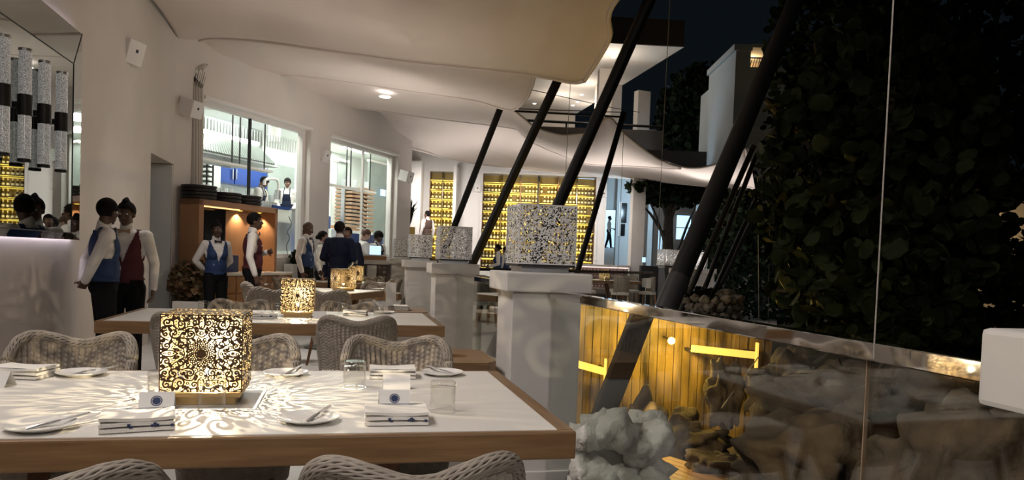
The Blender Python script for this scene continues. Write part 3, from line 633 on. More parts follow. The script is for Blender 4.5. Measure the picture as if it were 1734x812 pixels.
for (px, d, rz, lb) in ((447, 9.35, -1.4, 'low wicker chair at the left end of the third table'), (452, 8.4, 0.5, 'wicker chair at the near left of the third table'), (494, 11.5, -1.9, 'wicker chair in front of the bald waiter'),
                    (633, 10.9, 2.6, 'wicker chair behind the right edge of the third table'), (655, 12.6, 1.8, 'wicker chair at the right end of the fourth table'), (626, 13.3, 2.9, 'wicker chair behind the fourth table'),
                    (566, 8.35, -0.4, 'wicker chair in front of the third table')):
    p = flo(px, d); chair(p.x, p.y, rz, lb, G3, False)

# ------------------------------------------------------------------ tables
def make_table(name, label, w, dp, loc, rz, H=0.76, th=0.082, legs=True):
    t = thing(name, label, 'table', loc, rz)
    b = 0.052; x0, x1, y0, y1 = -w / 2, w / 2, -dp / 2, dp / 2
    MB().box(x0 + b, y0 + b * 0.5, H - 0.05, x1 - b, y1 - b * 0.5, H + 0.001).build('inlay_top', M['top'], t)
    MB().box(x0, y0, H - th, x1, y0 + b * 0.5, H).build('edge_board', M['wood'], t, bevel=0.006)
    MB().box(x0, y1 - b * 0.5, H - th, x1, y1, H).build('edge_board', M['wood'], t, bevel=0.006)
    MB().box(x0, y0 + b * 0.5, H - th, x0 + b, y1 - b * 0.5, H).build('edge_board', M['wood_y'], t, bevel=0.006)
    MB().box(x1 - b, y0 + b * 0.5, H - th, x1, y1 - b * 0.5, H).build('edge_board', M['wood_y'], t, bevel=0.006)
    for s in (-1, 1):
        cx = s * (w / 2 - 0.55) if w > 1.5 else s * 0.18
        for q in (-1, 1):
            MB().beam((cx - s * 0.10, q * 0.05, 0.02), (cx + s * 0.02, q * (dp / 2 - 0.15), H - th), 0.07, 0.05).build('leg', M['darkwood'], t, bevel=0.004)
        MB().lathe([(0.25, 0), (0.25, 0.012), (0.05, 0.02)], 24, (cx - s * 0.10, 0, 0)).build('base_plate', M['black'], t)
    return t
TH = 0.76
make_table('dining_table', 'nearest wooden dining table with white top, set for guests', 2.30, 1.16, (-0.47, 2.645, 0), 0)
make_table('dining_table', 'second wooden dining table with white top, standing behind the nearest one', 2.30, 1.16, (-0.43, 5.88, 0), 0)
t3 = flo(562, 9.75); make_table('dining_table', 'third dining table, corner turned to the viewer', 1.06, 1.12, t3, -0.42)
t4 = flo(578, 12.75); make_table('dining_table', 'fourth dining table, in front of the studded counter', 1.5, 0.95, t4, -0.15)
tf = flo(1040, 20.8); make_table('dining_table', 'far dining table across the terrace by the tufted bench', 1.5, 0.9, tf, -0.25)
tg = flo(806, 14.6); make_table('dining_table', 'dining table glimpsed between the first and second lantern piers', 1.5, 0.9, tg, -0.2)
GF = 'upholstered chairs at the far tables'
def far_chair(px, d, rz, lb):
    p = flo(px, d); t = thing('upholstered_chair', lb, 'chair', p, rz, GF)
    rows = [[Vector((0.25 * math.sin(a) , -0.22 * math.cos(a), z + (0.05 * math.cos(a) if z > 0.8 else 0))) for a in np.linspace(-1.25, 1.25, 11)] for z in (0.42, 0.55, 0.7, 0.84)]
    o = MB().grid(rows).build('backrest', M['wicker'], t, smooth=True); md = o.modifiers.new('thickness', 'SOLIDIFY'); md.thickness = 0.04
    MB().lathe([(0.05, 0.40), (0.24, 0.40), (0.25, 0.46), (0.22, 0.48), (0.05, 0.48)], 20).build('seat', M['linen'], t, smooth=True)
    for x in (-1, 1):
        for y in (-1, 1): MB().tube([(0.17 * x, 0.17 * y, 0.40), (0.20 * x, 0.20 * y, 0)], 0.02, 6).build('leg', M['oak'], t)
for q in ((996, 20.3, -1.5, 'padded chair left of the far dining table'), (1046, 21.9, 3.0, 'padded chair behind the far dining table'), (1070, 22.0, 3.1, 'second padded chair behind the far dining table'), (1098, 20.9, 1.5, 'padded chair at the right end of the far dining table'),
          (1052, 19.9, 0.1, 'padded chair in front of the far dining table'), (820, 13.6, 0.2, 'padded chair in front of the table between the piers'), (815, 15.7, 3.0, 'padded chair behind the table between the piers')): far_chair(*q)
# wine bucket stands
def bucket(px, d, lb, H=0.72):
    t = thing('wine_bucket_stand', lb, 'ice bucket', flo(px, d))
    MB().lathe([(0.10, H - 0.22), (0.115, H), (0.107, H), (0.093, H - 0.20)], 20).build('bucket', M['steel'], t, smooth=True)
    MB().tube([(0, 0, 0), (0, 0, H - 0.22)], 0.014, 8).build('stem', M['steel'], t); MB().lathe([(0.14, 0), (0.14, 0.012), (0.02, 0.03)], 20).build('foot', M['steel'], t)
    MB().box(-0.05, -0.135, H - 0.24, 0.09, -0.118, H + 0.012).box(-0.05, -0.135, H, 0.09, 0.10, H + 0.014).build('napkin', M['linen'], t, bevel=0.005)
bucket(678, 7.75, 'steel wine bucket with white napkin behind the second table')
bucket(1095, 19.6, 'steel wine bucket on a stand beside the far dining table', 0.86)
tag(MB().box(0, 0, 0, 0.10, 0.03, 0.20).build('menu_holder', M['card']), 'white menu card beside the wine bucket', 'menu').location = flo(656, 7.6, 0.77)

# ------------------------------------------------------------------ pierced lantern panels (real cut-outs, marching squares)
def march(Fd, size):                     # metal where Fd > 0, panel in the XZ plane, centred
    N = Fd.shape[0] - 1; vid = {}; vs = []; fs = []
    def corner(i, j):
        k = (i, j)
        if k not in vid: vid[k] = len(vs); vs.append(((i / N - 0.5) * size, 0, (j / N - 0.5) * size))
        return vid[k]
    def cross(i, j, i2, j2):
        k = (i, j, i2, j2) if (i, j) < (i2, j2) else (i2, j2, i, j)
        if k not in vid:
            a, b = Fd[k[0], k[1]], Fd[k[2], k[3]]; t = a / (a - b); vid[k] = len(vs)
            vs.append((((k[0] + (k[2] - k[0]) * t) / N - 0.5) * size, 0, ((k[1] + (k[3] - k[1]) * t) / N - 0.5) * size))
        return vid[k]
    for i in range(N):
        for j in range(N):
            cs = ((i, j), (i + 1, j), (i + 1, j + 1), (i, j + 1)); ins = [Fd[c] > 0 for c in cs]
            if not any(ins): continue
            poly = []
            for k in range(4):
                c, c2 = cs[k], cs[(k + 1) % 4]
                if ins[k]: poly.append(corner(*c))
                if ins[k] != ins[(k + 1) % 4]: poly.append(cross(*c, *c2))
            if len(poly) >= 3: fs.append(tuple(poly))
    return vs, fs
def arabesque(N):
    g = np.linspace(-1, 1, N + 1); X, Z = np.meshgrid(g, g, indexing='ij'); ax, az = np.abs(X), np.abs(Z)
    strokes = []                         # (points, half width)
    def spiral(cx, cz, r, a0, turns, w=0.020, k=0.55):
        n = int(60 * abs(turns)) + 8; q = np.linspace(0, 1, n); a = a0 + turns * 2 * PI * q; rr = r * (1 - (1 - 0.18) * q ** k)
        strokes.append((np.stack([cx + rr * np.cos(a), cz + rr * np.sin(a)], 1), w))
    def line(p, w=0.018):
        P = np.array([v[:2] for v in cr([(a, b, 0) for a, b in p], 40)]); strokes.append((P, w))
    def leaf(cx, cz, ang, L, wd, w=0.014):
        q = np.linspace(0, 2 * PI, 40); x = L * np.cos(q); y = wd * np.sin(q) * (1 - 0.35 * np.cos(q)); c, s = math.cos(ang), math.sin(ang)
        strokes.append((np.stack([cx + x * c - y * s, cz + x * s + y * c], 1), w))
        strokes.append((np.stack([cx + np.linspace(-L, L * 0.4, 12) * c, cz + np.linspace(-L, L * 0.4, 12) * s], 1), w * 0.8))
    spiral(0.48, 0.24, 0.155, 2.6, 1.5); spiral(0.27, 0.50, 0.15, -0.9, -1.5); spiral(0.66, 0.52, 0.17, 3.6, 1.4); spiral(0.50, 0.76, 0.15, -1.2, -1.4)
    spiral(0.82, 0.80, 0.14, 4.0, 1.3); spiral(0.16, 0.80, 0.13, 1.0, 1.4); spiral(0.83, 0.20, 0.13, 0.4, -1.4); spiral(0.86, 0.50, 0.10, 1.8, -1.2); spiral(0.42, 0.50, 0.07, 0, 1.0); spiral(0.30, 0.93, 0.09, 2, 1.1); spiral(0.93, 0.33, 0.07, 2, 1.1); spiral(0.66, 0.92, 0.07, 3, 1.1)
    line([(0.40, 0.0), (0.46, 0.16), (0.64, 0.24), (0.72, 0.40), (0.62, 0.62), (0.74, 0.72), (0.98, 0.66)]); line([(0.0, 0.42), (0.12, 0.50), (0.20, 0.68), (0.36, 0.68), (0.50, 0.60), (0.66, 0.72), (0.68, 0.98)])
    line([(0.26, 0.28), (0.36, 0.38), (0.52, 0.40), (0.60, 0.34)]); line([(0.30, 0.26), (0.33, 0.14), (0.36, 0.04)]); line([(0.0, 0.62), (0.07, 0.72), (0.05, 0.9), (0.0, 0.97)]); line([(0.56, 0.0), (0.72, 0.08), (0.9, 0.06), (0.97, 0.0)])
    line([(0.30, 0.84), (0.38, 0.92), (0.46, 0.97)]); line([(0.97, 0.44), (0.90, 0.38), (0.80, 0.34)]); line([(0.98, 0.92), (0.90, 0.94), (0.80, 0.97)])
    for (cx, cz, a, L, wd) in ((0.60, 0.10, 0.3, 0.075, 0.030), (0.12, 0.62, 1.3, 0.07, 0.03), (0.34, 0.60, 2.2, 0.06, 0.026), (0.56, 0.36, 0.4, 0.06, 0.025), (0.76, 0.62, 0.9, 0.06, 0.026), (0.40, 0.86, 0.5, 0.055, 0.024), (0.74, 0.30, 1.9, 0.055, 0.024),
                               (0.94, 0.58, 1.4, 0.05, 0.024), (0.56, 0.90, 1.0, 0.05, 0.022), (0.92, 0.10, 0.2, 0.05, 0.022), (0.08, 0.92, 1.5, 0.05, 0.022), (0.20, 0.36, 0.8, 0.05, 0.024), (0.36, 0.20, 0.7, 0.05, 0.022), (0.72, 0.86, 0.4, 0.05, 0.022), (0.9, 0.66, 0.2, 0.05, 0.02)): leaf(cx, cz, a, L, wd)
    best = np.full(ax.shape, -1.0)
    for P, w in strokes:
        d = np.full(ax.shape, 9.0)
        for (x, z) in P: d = np.minimum(d, (ax - x) ** 2 + (az - z) ** 2)
        best = np.maximum(best, w - np.sqrt(d))
    open_ = (np.sqrt(X * X + Z * Z) > 0.37) & (np.maximum(ax, az) < 0.95)
    for it in range(110):                # fill the widest gaps with small rings and dots
        q = np.where(open_ & (X >= 0) & (Z >= 0), -best, -1); k = np.unravel_index(np.argmax(q), q.shape); dd = q[k]
        if dd < 0.030: break
        cx, cz = ax[k], az[k]; rr_ = np.sqrt((ax - cx) ** 2 + (az - cz) ** 2)
        best = np.maximum(best, 0.013 - np.abs(rr_ - dd * 0.50) if dd > 0.055 else 0.017 - rr_)
    r = np.sqrt(X * X + Z * Z); a = np.arctan2(Z, X); ros = np.full(ax.shape, 9.0)
    for k in range(5):
        R = 0.125 + 0.047 * k; n = 26; off = 0.5 * (k % 2); aa = (np.round(a / (2 * PI) * n - off) + off) * 2 * PI / n
        ros = np.minimum(ros, np.sqrt((X - R * np.cos(aa)) ** 2 + (Z - R * np.sin(aa)) ** 2) - (0.0085 + 0.0028 * k))
    inner = np.minimum(np.maximum(np.abs(a * 16 / (2 * PI) - np.round(a * 16 / (2 * PI))) * 2 * PI / 16 * r - 0.004, 0) * 0 + 1, 1)
    petal = 0.012 - np.abs(np.abs(np.sin(a * 8)) * r * 0.22 - 0.012) * (r < 0.11)
    rosf = np.where(r < 0.04, 0.04 - r, np.where(r < 0.105, np.minimum(petal * 0.5, 0.05) , np.where(r < 0.335, ros, -1)))
    rosf = np.where((r > 0.318) & (r < 0.345), 0.0135 - np.abs(r - 0.3315), rosf)
    f = np.where(r < 0.345, rosf, best)
    f = np.maximum(f, np.maximum(ax, az) - 0.975)
    return f
def pierced_mesh(name, Fd, size, mt, th, inner='brass_in'):
    vs, fs = march(Fd, size); me = bpy.data.meshes.new(name); me.from_pydata(vs, [], fs)
    bm = bmesh.new(); bm.from_mesh(me); bmesh.ops.recalc_face_normals(bm, faces=bm.faces)
    bm.to_mesh(me); bm.free(); me.materials.append(mt)
    if th:
        n = len(vs); me = bpy.data.meshes.new(name); me.from_pydata(vs + [(x, y + th, z) for x, y, z in vs], [], fs + [tuple(i + n for i in f) for f in fs])
        me.materials.append(mt); me.materials.append(M[inner]); me.polygons.foreach_set('material_index', [0] * len(fs) + [1] * len(fs))
    return me
LS = 0.245
P_AR = pierced_mesh('pierced_panel', arabesque(170), LS, M['brass_dark'], 0.0010)
def make_lantern():
    t = thing('table_lantern', '', 'lantern')
    h = LS / 2; b = 0.045
    for k in range(4):
        o = link('pierced_panel', P_AR, t); a = k * PI / 2; o.location = (h * math.sin(a), -h * math.cos(a), b + h); o.rotation_euler = (0, 0, a)
    o = link('pierced_top', P_AR, t); o.location = (0, 0, b + LS); o.rotation_euler = (PI / 2, 0, 0)
    MB().box(-h + 0.004, -h + 0.004, b - 0.018, h - 0.004, h - 0.004, b - 0.001).build('base_tray', M['brass'], t, bevel=0.003)
    MB().box(-h + 0.022, -h + 0.022, 0.0, h - 0.022, h - 0.022, b - 0.018).build('base_block', M['brass'], t, bevel=0.003)
    MB().lathe([(0.001, -0.012), (0.010, -0.006), (0.010, 0.006), (0.001, 0.012)], 12, (0, 0, b + 0.045), cap=False).build('bulb', M['bulb'], t, smooth=True)
    MB().tube([(0, 0, b - 0.002), (0, 0, b + 0.033)], 0.006, 8).build('bulb_stem', M['black'], t)
    return t
L0 = make_lantern(); first = True
for (x, y, z, rz, pw, lb) in ((-0.43, 2.60, TH, 0.0, 26, 'large glowing pierced brass cube lantern on the nearest table'), (-0.335, 5.90, TH, 0.0, 19, 'glowing pierced cube lantern on the second table'),
                         (flo(583, 9.75).x, flo(583, 9.75).y, TH, 0.55, 13, 'glowing pierced cube lantern on the third table'), (flo(600, 12.6).x, flo(600, 12.6).y, TH, 0.6, 13, 'glowing pierced cube lantern on the fourth table'),
                         (flo(1025, 20.8).x, flo(1025, 20.8).y, TH, 0.4, 8, 'glowing cube lantern on the far dining table')):
    if first: o = L0; first = False; o.location = (x, y, z); o.rotation_euler = (0, 0, rz); o['label'] = lb; o['group'] = 'glowing table lanterns'
    else: o = dup(L0, (x, y, z), rz, lb, 'glowing table lanterns')
    light('lantern_lamp', 'POINT', (x, y, z + 0.155), pw, (1.0, 0.83, 0.56), 0.0022)
# silver perforated cubes on the piers
def crackle(N, seed):
    rs = np.random.RandomState(seed); a = rs.rand(N + 1, N + 1)
    b = sum(np.roll(np.roll(a, i, 0), j, 1) * w for i, j, w in ((0, 0, 1), (1, 0, .8), (0, 1, .8), (1, 1, .6), (-1, 0, .8), (0, -1, .8)))
    f = (b - 2.26) / 2
    f[:2, :] = 1; f[-2:, :] = 1; f[:, :2] = 1; f[:, -2:] = 1
    return f
PS = 0.33
P_CR = pierced_mesh('crackled_panel', crackle(130, 3), PS, M['silver'], 0.002, 'dark_in')
def make_cube():
    t = thing('pier_lantern', '', 'lantern'); h = PS / 2; b = 0.045
    for k in range(4):
        o = link('crackled_panel', P_CR, t); a = k * PI / 2; o.location = (h * math.sin(a), -h * math.cos(a), b + h); o.rotation_euler = (0, 0, a)
    o = link('crackled_top', P_CR, t); o.location = (0, 0, b + PS); o.rotation_euler = (PI / 2, 0, 0)
    MB().box(-h, -h, b - 0.014, h, h, b).build('base_plate', M['black'], t); MB().box(-h + 0.03, -h + 0.03, 0, h - 0.03, h - 0.03, b - 0.014).build('foot', M['steel'], t)
    return t
c0 = make_cube()
for i, (x, y, rz, lb) in enumerate(((1.095, 4.13, 0, 'large silver crackled cube lantern on the nearest pier'), (1.095, 7.60, 0, 'silver crackled cube lantern on the second pier'), (1.095, 11.1, 0, 'silver crackled cube lantern on the third pier'), (1.095, 14.58, 0, 'silver crackled cube lantern on the farthest pier of the row'),
                               (flo(1130, 15.3).x, flo(1130, 15.3).y, 0.1, 'bright silver cube lantern on the far terrace pier'), (flo(1184, 16.8).x, flo(1184, 16.8).y, -0.6, 'bright silver cube lantern behind the thin leaning tubes'))):
    if i == 0: o = c0; o.location = (x, y, 1.19); tag(o, lb, None, 'silver cube lanterns on the piers')
    else: o = dup(c0, (x, y, 1.19), rz, lb, 'silver cube lanterns on the piers')
for px, d in ((1130, 15.3), (1184, 16.8)):
    p = flo(px, d, 1.40); light('pier_lantern_lamp', 'POINT', p, 36, NEUT, 0.05)

# ------------------------------------------------------------------ table settings
def make_glass(r=0.042, h=0.098):
    t = thing('tumbler', '', 'glass')
    MB().lathe([(r, 0.0), (r * 0.985, h - 0.004), (r * 0.93, h), (0.001, h)], 28, cap=False).lathe([(r - 0.0028, 0.0), (r * 0.94, h - 0.018), (0.001, h - 0.016)], 28, cap=False).lathe([(r - 0.0028, 0.0), (r, 0.0)], 28, cap=False).build('cup', M['tumbler'], t, smooth=True, ang=0.6)
    return t
def make_plate(R=0.088):
    t = thing('bread_plate', '', 'plate')
    MB().lathe([(0.001, 0.004), (R * 0.55, 0.003), (R * 0.62, 0.0), (R * 0.66, 0.003), (R, 0.014), (R, 0.017), (R * 0.66, 0.008), (R * 0.55, 0.0065), (0.001, 0.007)], 40, cap=False).build('dish', M['china'], t, smooth=True)
    return t
def make_knife():
    t = thing('butter_knife', '', 'knife')
    MB().tube([(-0.085, 0, 0.003), (-0.04, 0, 0.004), (0.0, 0, 0.004)], [0.0045, 0.006, 0.004], 8).build('handle', M['cutlery'], t, smooth=True)
    MB().prism([(0, -0.004), (0.03, -0.008), (0.065, -0.009), (0.08, -0.002), (0.078, 0.004), (0.03, 0.006), (0, 0.004)], 0.003, 0.005).build('blade', M['cutlery'], t)
    return t
def make_napkin():
    t = thing('folded_napkin', '', 'napkin'); w, d = 0.092, 0.145
    for k in range(3):
        rows = []
        z0 = 0.001 + 0.0135 * k
        for a in np.linspace(0, 2 * PI, 17):
            yy = d / 2 * max(-1, min(1, 1.45 * math.cos(a))); zz = z0 + 0.006 + 0.0062 * math.sin(a) * min(1, 1.2)
            rows.append([Vector((x, yy * (1 - 0.05 * k) + 0.0015 * math.sin(30 * x + k), zz + 0.0015 * math.sin(23 * x + 2 * k) * k + (0.012 * max(0, x) * k))) for x in np.linspace(-w, w, 15)])
        MB().grid(rows).add([rows[i][0] for i in range(16)], [tuple(range(16))]).add([rows[i][-1] for i in range(16)], [tuple(range(16))]).build('fold', M['linen'], t, smooth=True)
    MB().box(-w + 0.002, d / 2 * 0.80, 0.0385, w - 0.002, d / 2 * 0.86, 0.0396).build('navy_stripe', M['navy'], t)
    for (x, z) in ((-0.025, 0.018), (-0.020, 0.012), (0.032, 0.014), (0.038, 0.019), (0.044, 0.015), (0.080, 0.013)): MB().box(x, -d / 2 - 0.0012, z, x + 0.008, -d / 2 + 0.002, z + 0.006).build('navy_mark', M['navy'], t)
    return t
def make_tent(logo=True):
    t = thing('place_card', '', 'card'); w, h = 0.050, 0.052
    MB().add([(-w, -0.028, 0), (w, -0.028, 0), (w, 0, h), (-w, 0, h), (w, 0.028, 0), (-w, 0.028, 0)], [(0, 1, 2, 3), (3, 2, 4, 5)]).build('folded_card', M['card'], t)
    if logo:
        nrm = Vector((0, -h, 0.028)).normalized(); c = Vector((0, -0.014, h * 0.5)) + nrm * 0.0008; ux = Vector((1, 0, 0)); uy = Vector((0, 0.028, h)).normalized()
        def disc(r0, r1, n=28):
            mb = MB(); vs = []
            for k in range(n): a = 2 * PI * k / n; e = ux * math.cos(a) + uy * math.sin(a); vs += [c + e * r0, c + e * r1]
            return mb.add(vs, [(2 * k, 2 * k + 1, (2 * k + 3) % (2 * n), (2 * k + 2) % (2 * n)) for k in range(n)])
        disc(0.0135, 0.0165).build('logo_ring', M['navy'], t); disc(0.0001, 0.0118).build('logo_disc', M['navy'], t)
    return t
PRO = {'g': make_glass(), 'p': make_plate(), 'k': make_knife(), 'n': make_napkin(), 't': make_tent(True), 'b': make_tent(False)}; seen = set()
GRP = {'g': 'upturned tumblers on the tables', 'p': 'bread plates on the tables', 'k': 'butter knives on the bread plates', 'n': 'folded napkins on the tables', 't': 'place cards on the tables', 'b': 'place cards on the tables'}
def put(kind, p, rz, label, z=TH + 0.0012, tilt=None, group=None):
    if kind in seen: o = dup(PRO[kind])
    else: o = PRO[kind]; seen.add(kind)
    o.location = (p[0], p[1], z); o.rotation_euler = (0, 0, rz)
    if tilt: o.rotation_euler = (0, tilt, rz)
    o['label'] = label; o['group'] = group or GRP[kind]; return o
TZ = TH + 0.001
KL = iter(('on the plate before the mirror-side chair', 'on the front middle plate', 'on the far plate before the first wicker chair', 'on the far plate right of the large lantern', 'on the far corner plate by the pier'))
for (px, py, rz, lb, ka) in ((68, 726, 0, 'bread plate on the nearest table, before the mirror-side chair', 0.75), (522, 713, 0, 'bread plate on the nearest table, front middle', 1.15), (138, 635, 0, 'bread plate at the far edge of the nearest table, before the first wicker chair', 0.6),
                         (484, 635, 0, 'bread plate at the far edge of the nearest table, right of the large lantern', 1.2), (749, 634, 0, 'bread plate at the far corner of the nearest table by the pier', 2.3)):
    p = atz(px, py, TZ); put('p', p, rz, lb); s = 0.028
    put('k', (p.x + 0.035 * math.cos(ka) + 0.015, p.y + 0.035 * math.sin(ka)), ka, 'steel butter knife lying ' + next(KL), TH + 0.0155, -0.12)
p = atz(254, 672, TZ); put('k', (p.x, p.y), 0.9, 'butter knife left of the large lantern, leaning by a tumbler', TH + 0.004, -0.1)
for (px, py, lb) in ((600, 655, 'upturned tumbler at the far side of the nearest table, right of the lantern'), (749, 696, 'upturned tumbler on the nearest table beside the pier end'), (358, 693, 'upturned tumbler standing in front of the large lantern'),
                     (273, 678, 'upturned tumbler just left of the large lantern, glowing with its light'), (287, 641, 'upturned tumbler behind the left edge of the large lantern'),
                     (345, 531, 'upturned tumbler near the left end of the second table'), (399, 531, 'upturned tumbler on the second table, third left of its lantern'), (469, 535, 'upturned tumbler touching the second table lantern on its left'),
                     (580, 530, 'upturned tumbler on the second table behind the folded napkin'), (641, 533, 'upturned tumbler on the second table nearest its right end')):
    p = atz(px, py, TZ); put('g', p, 0, lb)
for (px, py, rz, lb) in ((234, 722, 0.22, 'folded white napkin with navy marks in front of the large lantern'), (670, 712, -0.02, 'folded white napkin with navy stripe at the front right of the nearest table'), (40, 637, 2.9, 'folded white napkin at the far left of the nearest table'),
                     (664, 637, 3.1, 'folded white napkin at the far right of the nearest table'), (602, 533, 3.0, 'folded white napkin on the second table right of its lantern'), (448, 538, 0.1, 'folded white napkin on the second table left of its lantern')):
    p = atz(px, py, TZ); put('n', p, rz, lb)
for (px, py, rz, k, lb) in ((266, 691, 0.10, 't', 'white place card with navy round emblem left of the lantern'), (667, 686, 0.03, 't', 'white place card with navy round emblem behind the striped napkin'), (671, 657, 0.0, 'b', 'white place card seen from its blank back, before the far napkin'), (-4, 652, -0.35, 'b', 'white place card at the left frame edge'),
                        (541, 538, 0.2, 'b', 'white place card on the second table right of its lantern')):
    p = atz(px, py, TZ); put(k, p, rz, lb)
for (px, py, lb) in ((368, 537, 'bread plate on the second table between tumblers'), (430, 533, 'bread plate on the second table left of its lantern'), (650, 530, 'bread plate on the second table by its right end')):
    p = atz(px, py, TZ); put('p', p, 0, lb)
for (px, py, k, lb) in ((520, 488, 'p', 'bread plate on the third table left of its lantern'), (640, 490, 'p', 'bread plate on the third table right of its lantern'), (556, 479, 'g', 'upturned tumbler on the fourth table left of the lanterns'), (622, 478, 'p', 'bread plate on the fourth table'),
                        (1052, 474, 'g', 'upturned tumbler on the far dining table'), (1066, 474, 'p', 'bread plate on the far dining table')):
    p = atz(px, py, TZ); put(k, p, 0, lb)
# ------------------------------------------------------------------ people
def rmesh(bm, voxel, mt, smooth=3, keep=None):
    me = bpy.data.meshes.new('figure'); bm.to_mesh(me); bm.free()
    o = bpy.data.objects.new('figure', me); COL.objects.link(o)
    md = o.modifiers.new('r', 'REMESH'); md.mode = 'VOXEL'; md.voxel_size = voxel
    ms = o.modifiers.new('s', 'SMOOTH'); ms.factor = 0.5; ms.iterations = smooth
    dg = bpy.context.evaluated_depsgraph_get(); me2 = bpy.data.meshes.new_from_object(o.evaluated_get(dg))
    bpy.data.objects.remove(o); bpy.data.meshes.remove(me)
    if keep:
        b2 = bmesh.new(); b2.from_mesh(me2); bmesh.ops.delete(b2, geom=[f for f in b2.faces if not keep(f.calc_center_median())], context='FACES'); b2.to_mesh(me2); b2.free()
    me2.materials.clear(); me2.materials.append(mt); me2.polygons.foreach_set('use_smooth', [True] * len(me2.polygons)); return me2
def ball(bm, c, r, rot=None):
    mt = Matrix.Translation(Vector(c)) @ (rot.to_4x4() if rot else Matrix.Identity(4)) @ Matrix.Diagonal((r[0], r[1], r[2], 1))
    bmesh.ops.create_icosphere(bm, subdivisions=3 if max(r) > 0.05 else 2, radius=1.0, matrix=mt)
def limb(bm, a, b, ra, rb, ball_ends=True):
    a = Vector(a); b = Vector(b); d = b - a; L = d.length
    q = d.to_track_quat('Z', 'Y').to_matrix().to_4x4(); mt = Matrix.Translation((a + b) / 2) @ q
    bmesh.ops.create_cone(bm, cap_ends=True, segments=14, radius1=ra, radius2=rb, depth=L, matrix=mt)
    if ball_ends: ball(bm, a, (ra,) * 3); ball(bm, b, (rb,) * 3)
ARMS = {'back': ((0.285, -0.12, 1.17), (0.085, -0.165, 0.985)), 'side': ((0.255, -0.03, 1.15), (0.265, 0.05, 0.90)), 'front': ((0.26, -0.02, 1.16), (0.09, 0.25, 1.07)),
        'chest': ((0.25, 0.03, 1.17), (0.07, 0.19, 1.22)), 'reach': ((0.27, 0.10, 1.17), (0.20, 0.36, 1.10)), 'low': ((0.25, 0.01, 1.14), (0.14, 0.20, 0.93))}
def hand(bm, w, d, side, voxel, curl=0.8):
    d = d.normalized(); n = Vector((side, 0, 0)); n = (n - d * n.dot(d)); n = n.normalized() if n.length > 0.1 else d.orthogonal().normalized(); s = d.cross(n)
    c = w + d * 0.045
    rot = Matrix((s, d, n)).transposed(); ball(bm, c, (0.038, 0.050, 0.017), rot)
    fr = max(0.0085, voxel * 1.05)
    for k, ln in enumerate((0.070, 0.080, 0.075, 0.058)):
        b = w + d * 0.083 + s * (-0.030 + 0.0205 * k); m_ = b + (d * 0.8 - n * 0.55 * curl) * ln * 0.52; e = m_ + (d * 0.45 - n * 1.0 * curl).normalized() * ln * 0.48
        limb(bm, b, m_, fr, fr * 0.95); limb(bm, m_, e, fr * 0.95, fr * 0.8)
    t0 = w + d * 0.03 - s * 0.030; t1 = t0 + (d * 0.6 - s * 0.8 - n * 0.3).normalized() * 0.040; t2 = t1 + (d * 0.9 - s * 0.1 - n * 0.4).normalized() * 0.032
    limb(bm, t0, t1, fr * 1.25, fr * 1.05); limb(bm, t1, t2, fr * 1.05, fr * 0.85)
